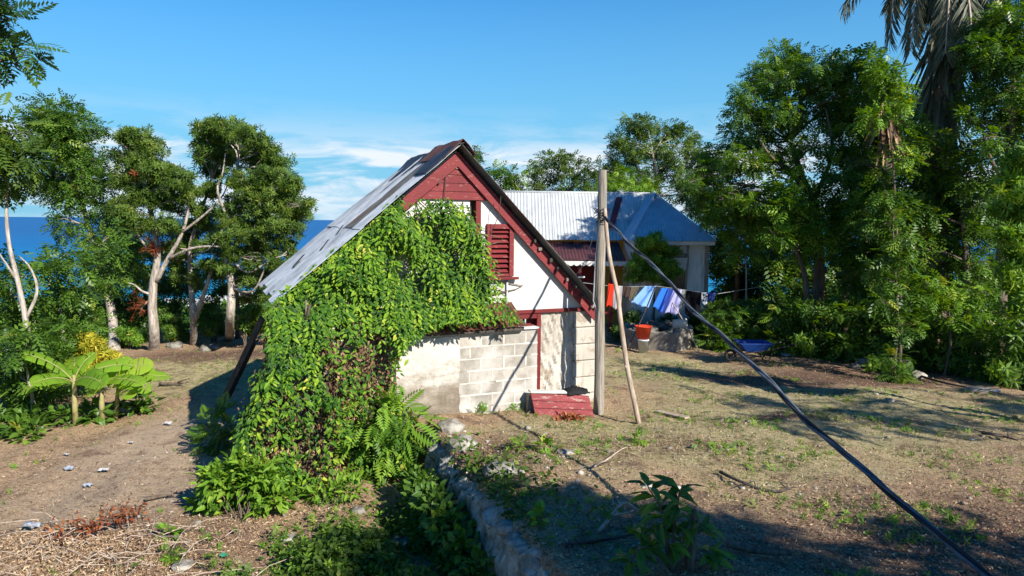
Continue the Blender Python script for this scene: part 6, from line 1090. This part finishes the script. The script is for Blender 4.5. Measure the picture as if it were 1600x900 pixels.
for i in range(110): a = np.array([rgh.normal(-4.8, .9), rgh.normal(7.4, .4), 0]); a[2] = gz(a[0], a[1])+.1; e = a+np.array([rgh.normal(0, .4), rgh.normal(0, .3), rgh.normal(0, .05)]); mb.tube([a, (a+e)/2+[0, 0, .05], e], [.006, .005, .003], 4)
tag(mb.build('dry_twigs', straw if False else stick_wood, None, (-5, 7.4, -.8)), 'tangle of dry twigs lying through the dead leaf heap', kind='stuff')
# rust-brown leaf patch by the pole
rgh = np.random.default_rng(10); q = GH(893, 656); n = 220; xx = q[0]+rgh.normal(0, .12, n); yy = q[1]+rgh.normal(0, .07, n); o = scatter('rusty_leaves', np.stack([xx, yy, hz(xx, yy)+.08*rgh.random(n)], -1), rdir(rgh, n), np.array([0, 0, 1.])+rgh.normal(0, .6, (n, 3)), rgh.uniform(.06, .11, n), rgh.uniform(.3, 1, n), T_LEAF, leaf_rust, None, q); tag(o, 'small pile of rust-brown leaves at the foot of the pole', kind='stuff')
# ================================================================== FAR SLOPE
rgf = np.random.default_rng(44); pos = []; 
for _ in range(520):
    a = rgf.uniform(-.75, .75); r_ = rgf.uniform(38, 560) if rgf.random() < .75 else rgf.uniform(38, 120); x, y = r_*math.sin(a), r_*math.cos(a)
    if abs(x+.43*y) < 5 and r_ < 70: continue
    pos.append((np.array([x, y, gz(x, y)+.8+r_*.003]), rgf.uniform(1.2, 2.2)*(1+r_/260)))
p_, d_2, n_2, t_2 = [], [], [], []
for c, r_ in pos:
    s_ = max(.7, .018*c[1]); k = int(26*r_*r_/(s_*s_)*.5); o = rdir(rgf, k); o[:, 2] = np.abs(o[:, 2]); p_.append(c+o*r_*rgf.uniform(.5, 1.05, (k, 1))*[1, 1, .9]); d_2.append(o+rgf.normal(0, .4, (k, 3))); n_2.append(np.array([0, 0, 1.])+o*.6); t_2.append(np.stack([np.full(k, s_), np.clip(rgf.normal(.35, .2, k), 0, 1)], -1))
t_2 = np.concatenate(t_2); o = scatter('far_woods', np.concatenate(p_), np.concatenate(d_2), np.concatenate(n_2), t_2[:, 0], t_2[:, 1], T_FAR, leaf_mid, None, (0, 200, -30)); tag(o, 'green scrub covering the slope down to the sea', kind='stuff')
far_wall = plain('far_wall', (.66, .64, .60), .8); far_roof = plain('far_roof', (.52, .53, .53), .6); far_roof2 = plain('far_roof_red', (.28, .13, .10), .7)
def far_house(px, py, r_, w, h, label, rm=far_roof):
    q = P(px, py, r_); z = gz(q[0], q[1]); c = np.array([q[0], q[1], max(z, q[2]-h)]); root = thing('distant_house', c, label, 'house', 'houses on the slope by the sea'); d2 = w*.7
    mb = MB(); mb.box(c+[0, 0, h*.5-2], (w/2, d2/2, h*.5+2)); mb.build('wall', far_wall, root)
    mb = MB(); e = w/2+.4; f = d2/2+.4; mb.prism([c+[-e, -f, h+.02], c+[-e, f, h+.02], c+[-e, 0, h+h*.35]], (2*e, 0, 0)); mb.build('roof', rm, root)
    for k in (-.25, .25): mb = MB(); mb.box(c+[w*k, -d2/2-.04, h*.55], (w*.08, .06, h*.18)); mb.build('window', glass_dark, root)
far_house(283, 490, 120, 4.5, 3.6, 'white house glimpsed between the white trunk and the forked tree'); far_house(100, 512, 90, 6, 3, 'pale house glimpsed below the young trees at left')
far_house(395, 462, 330, 12, 6, 'pale seaside house glimpsed right of the wide tree'); far_house(335, 468, 300, 11, 5, 'pale seaside house glimpsed left of the wide tree trunk', far_roof); far_house(120, 484, 240, 10, 4.5, 'pale seaside house below the tall dark tree', far_roof2)
far_house(414, 482, 130, 4.5, 3, 'white house glimpsed beside the leaning plank')
# thin cirrus and sky are in the world; nothing else above
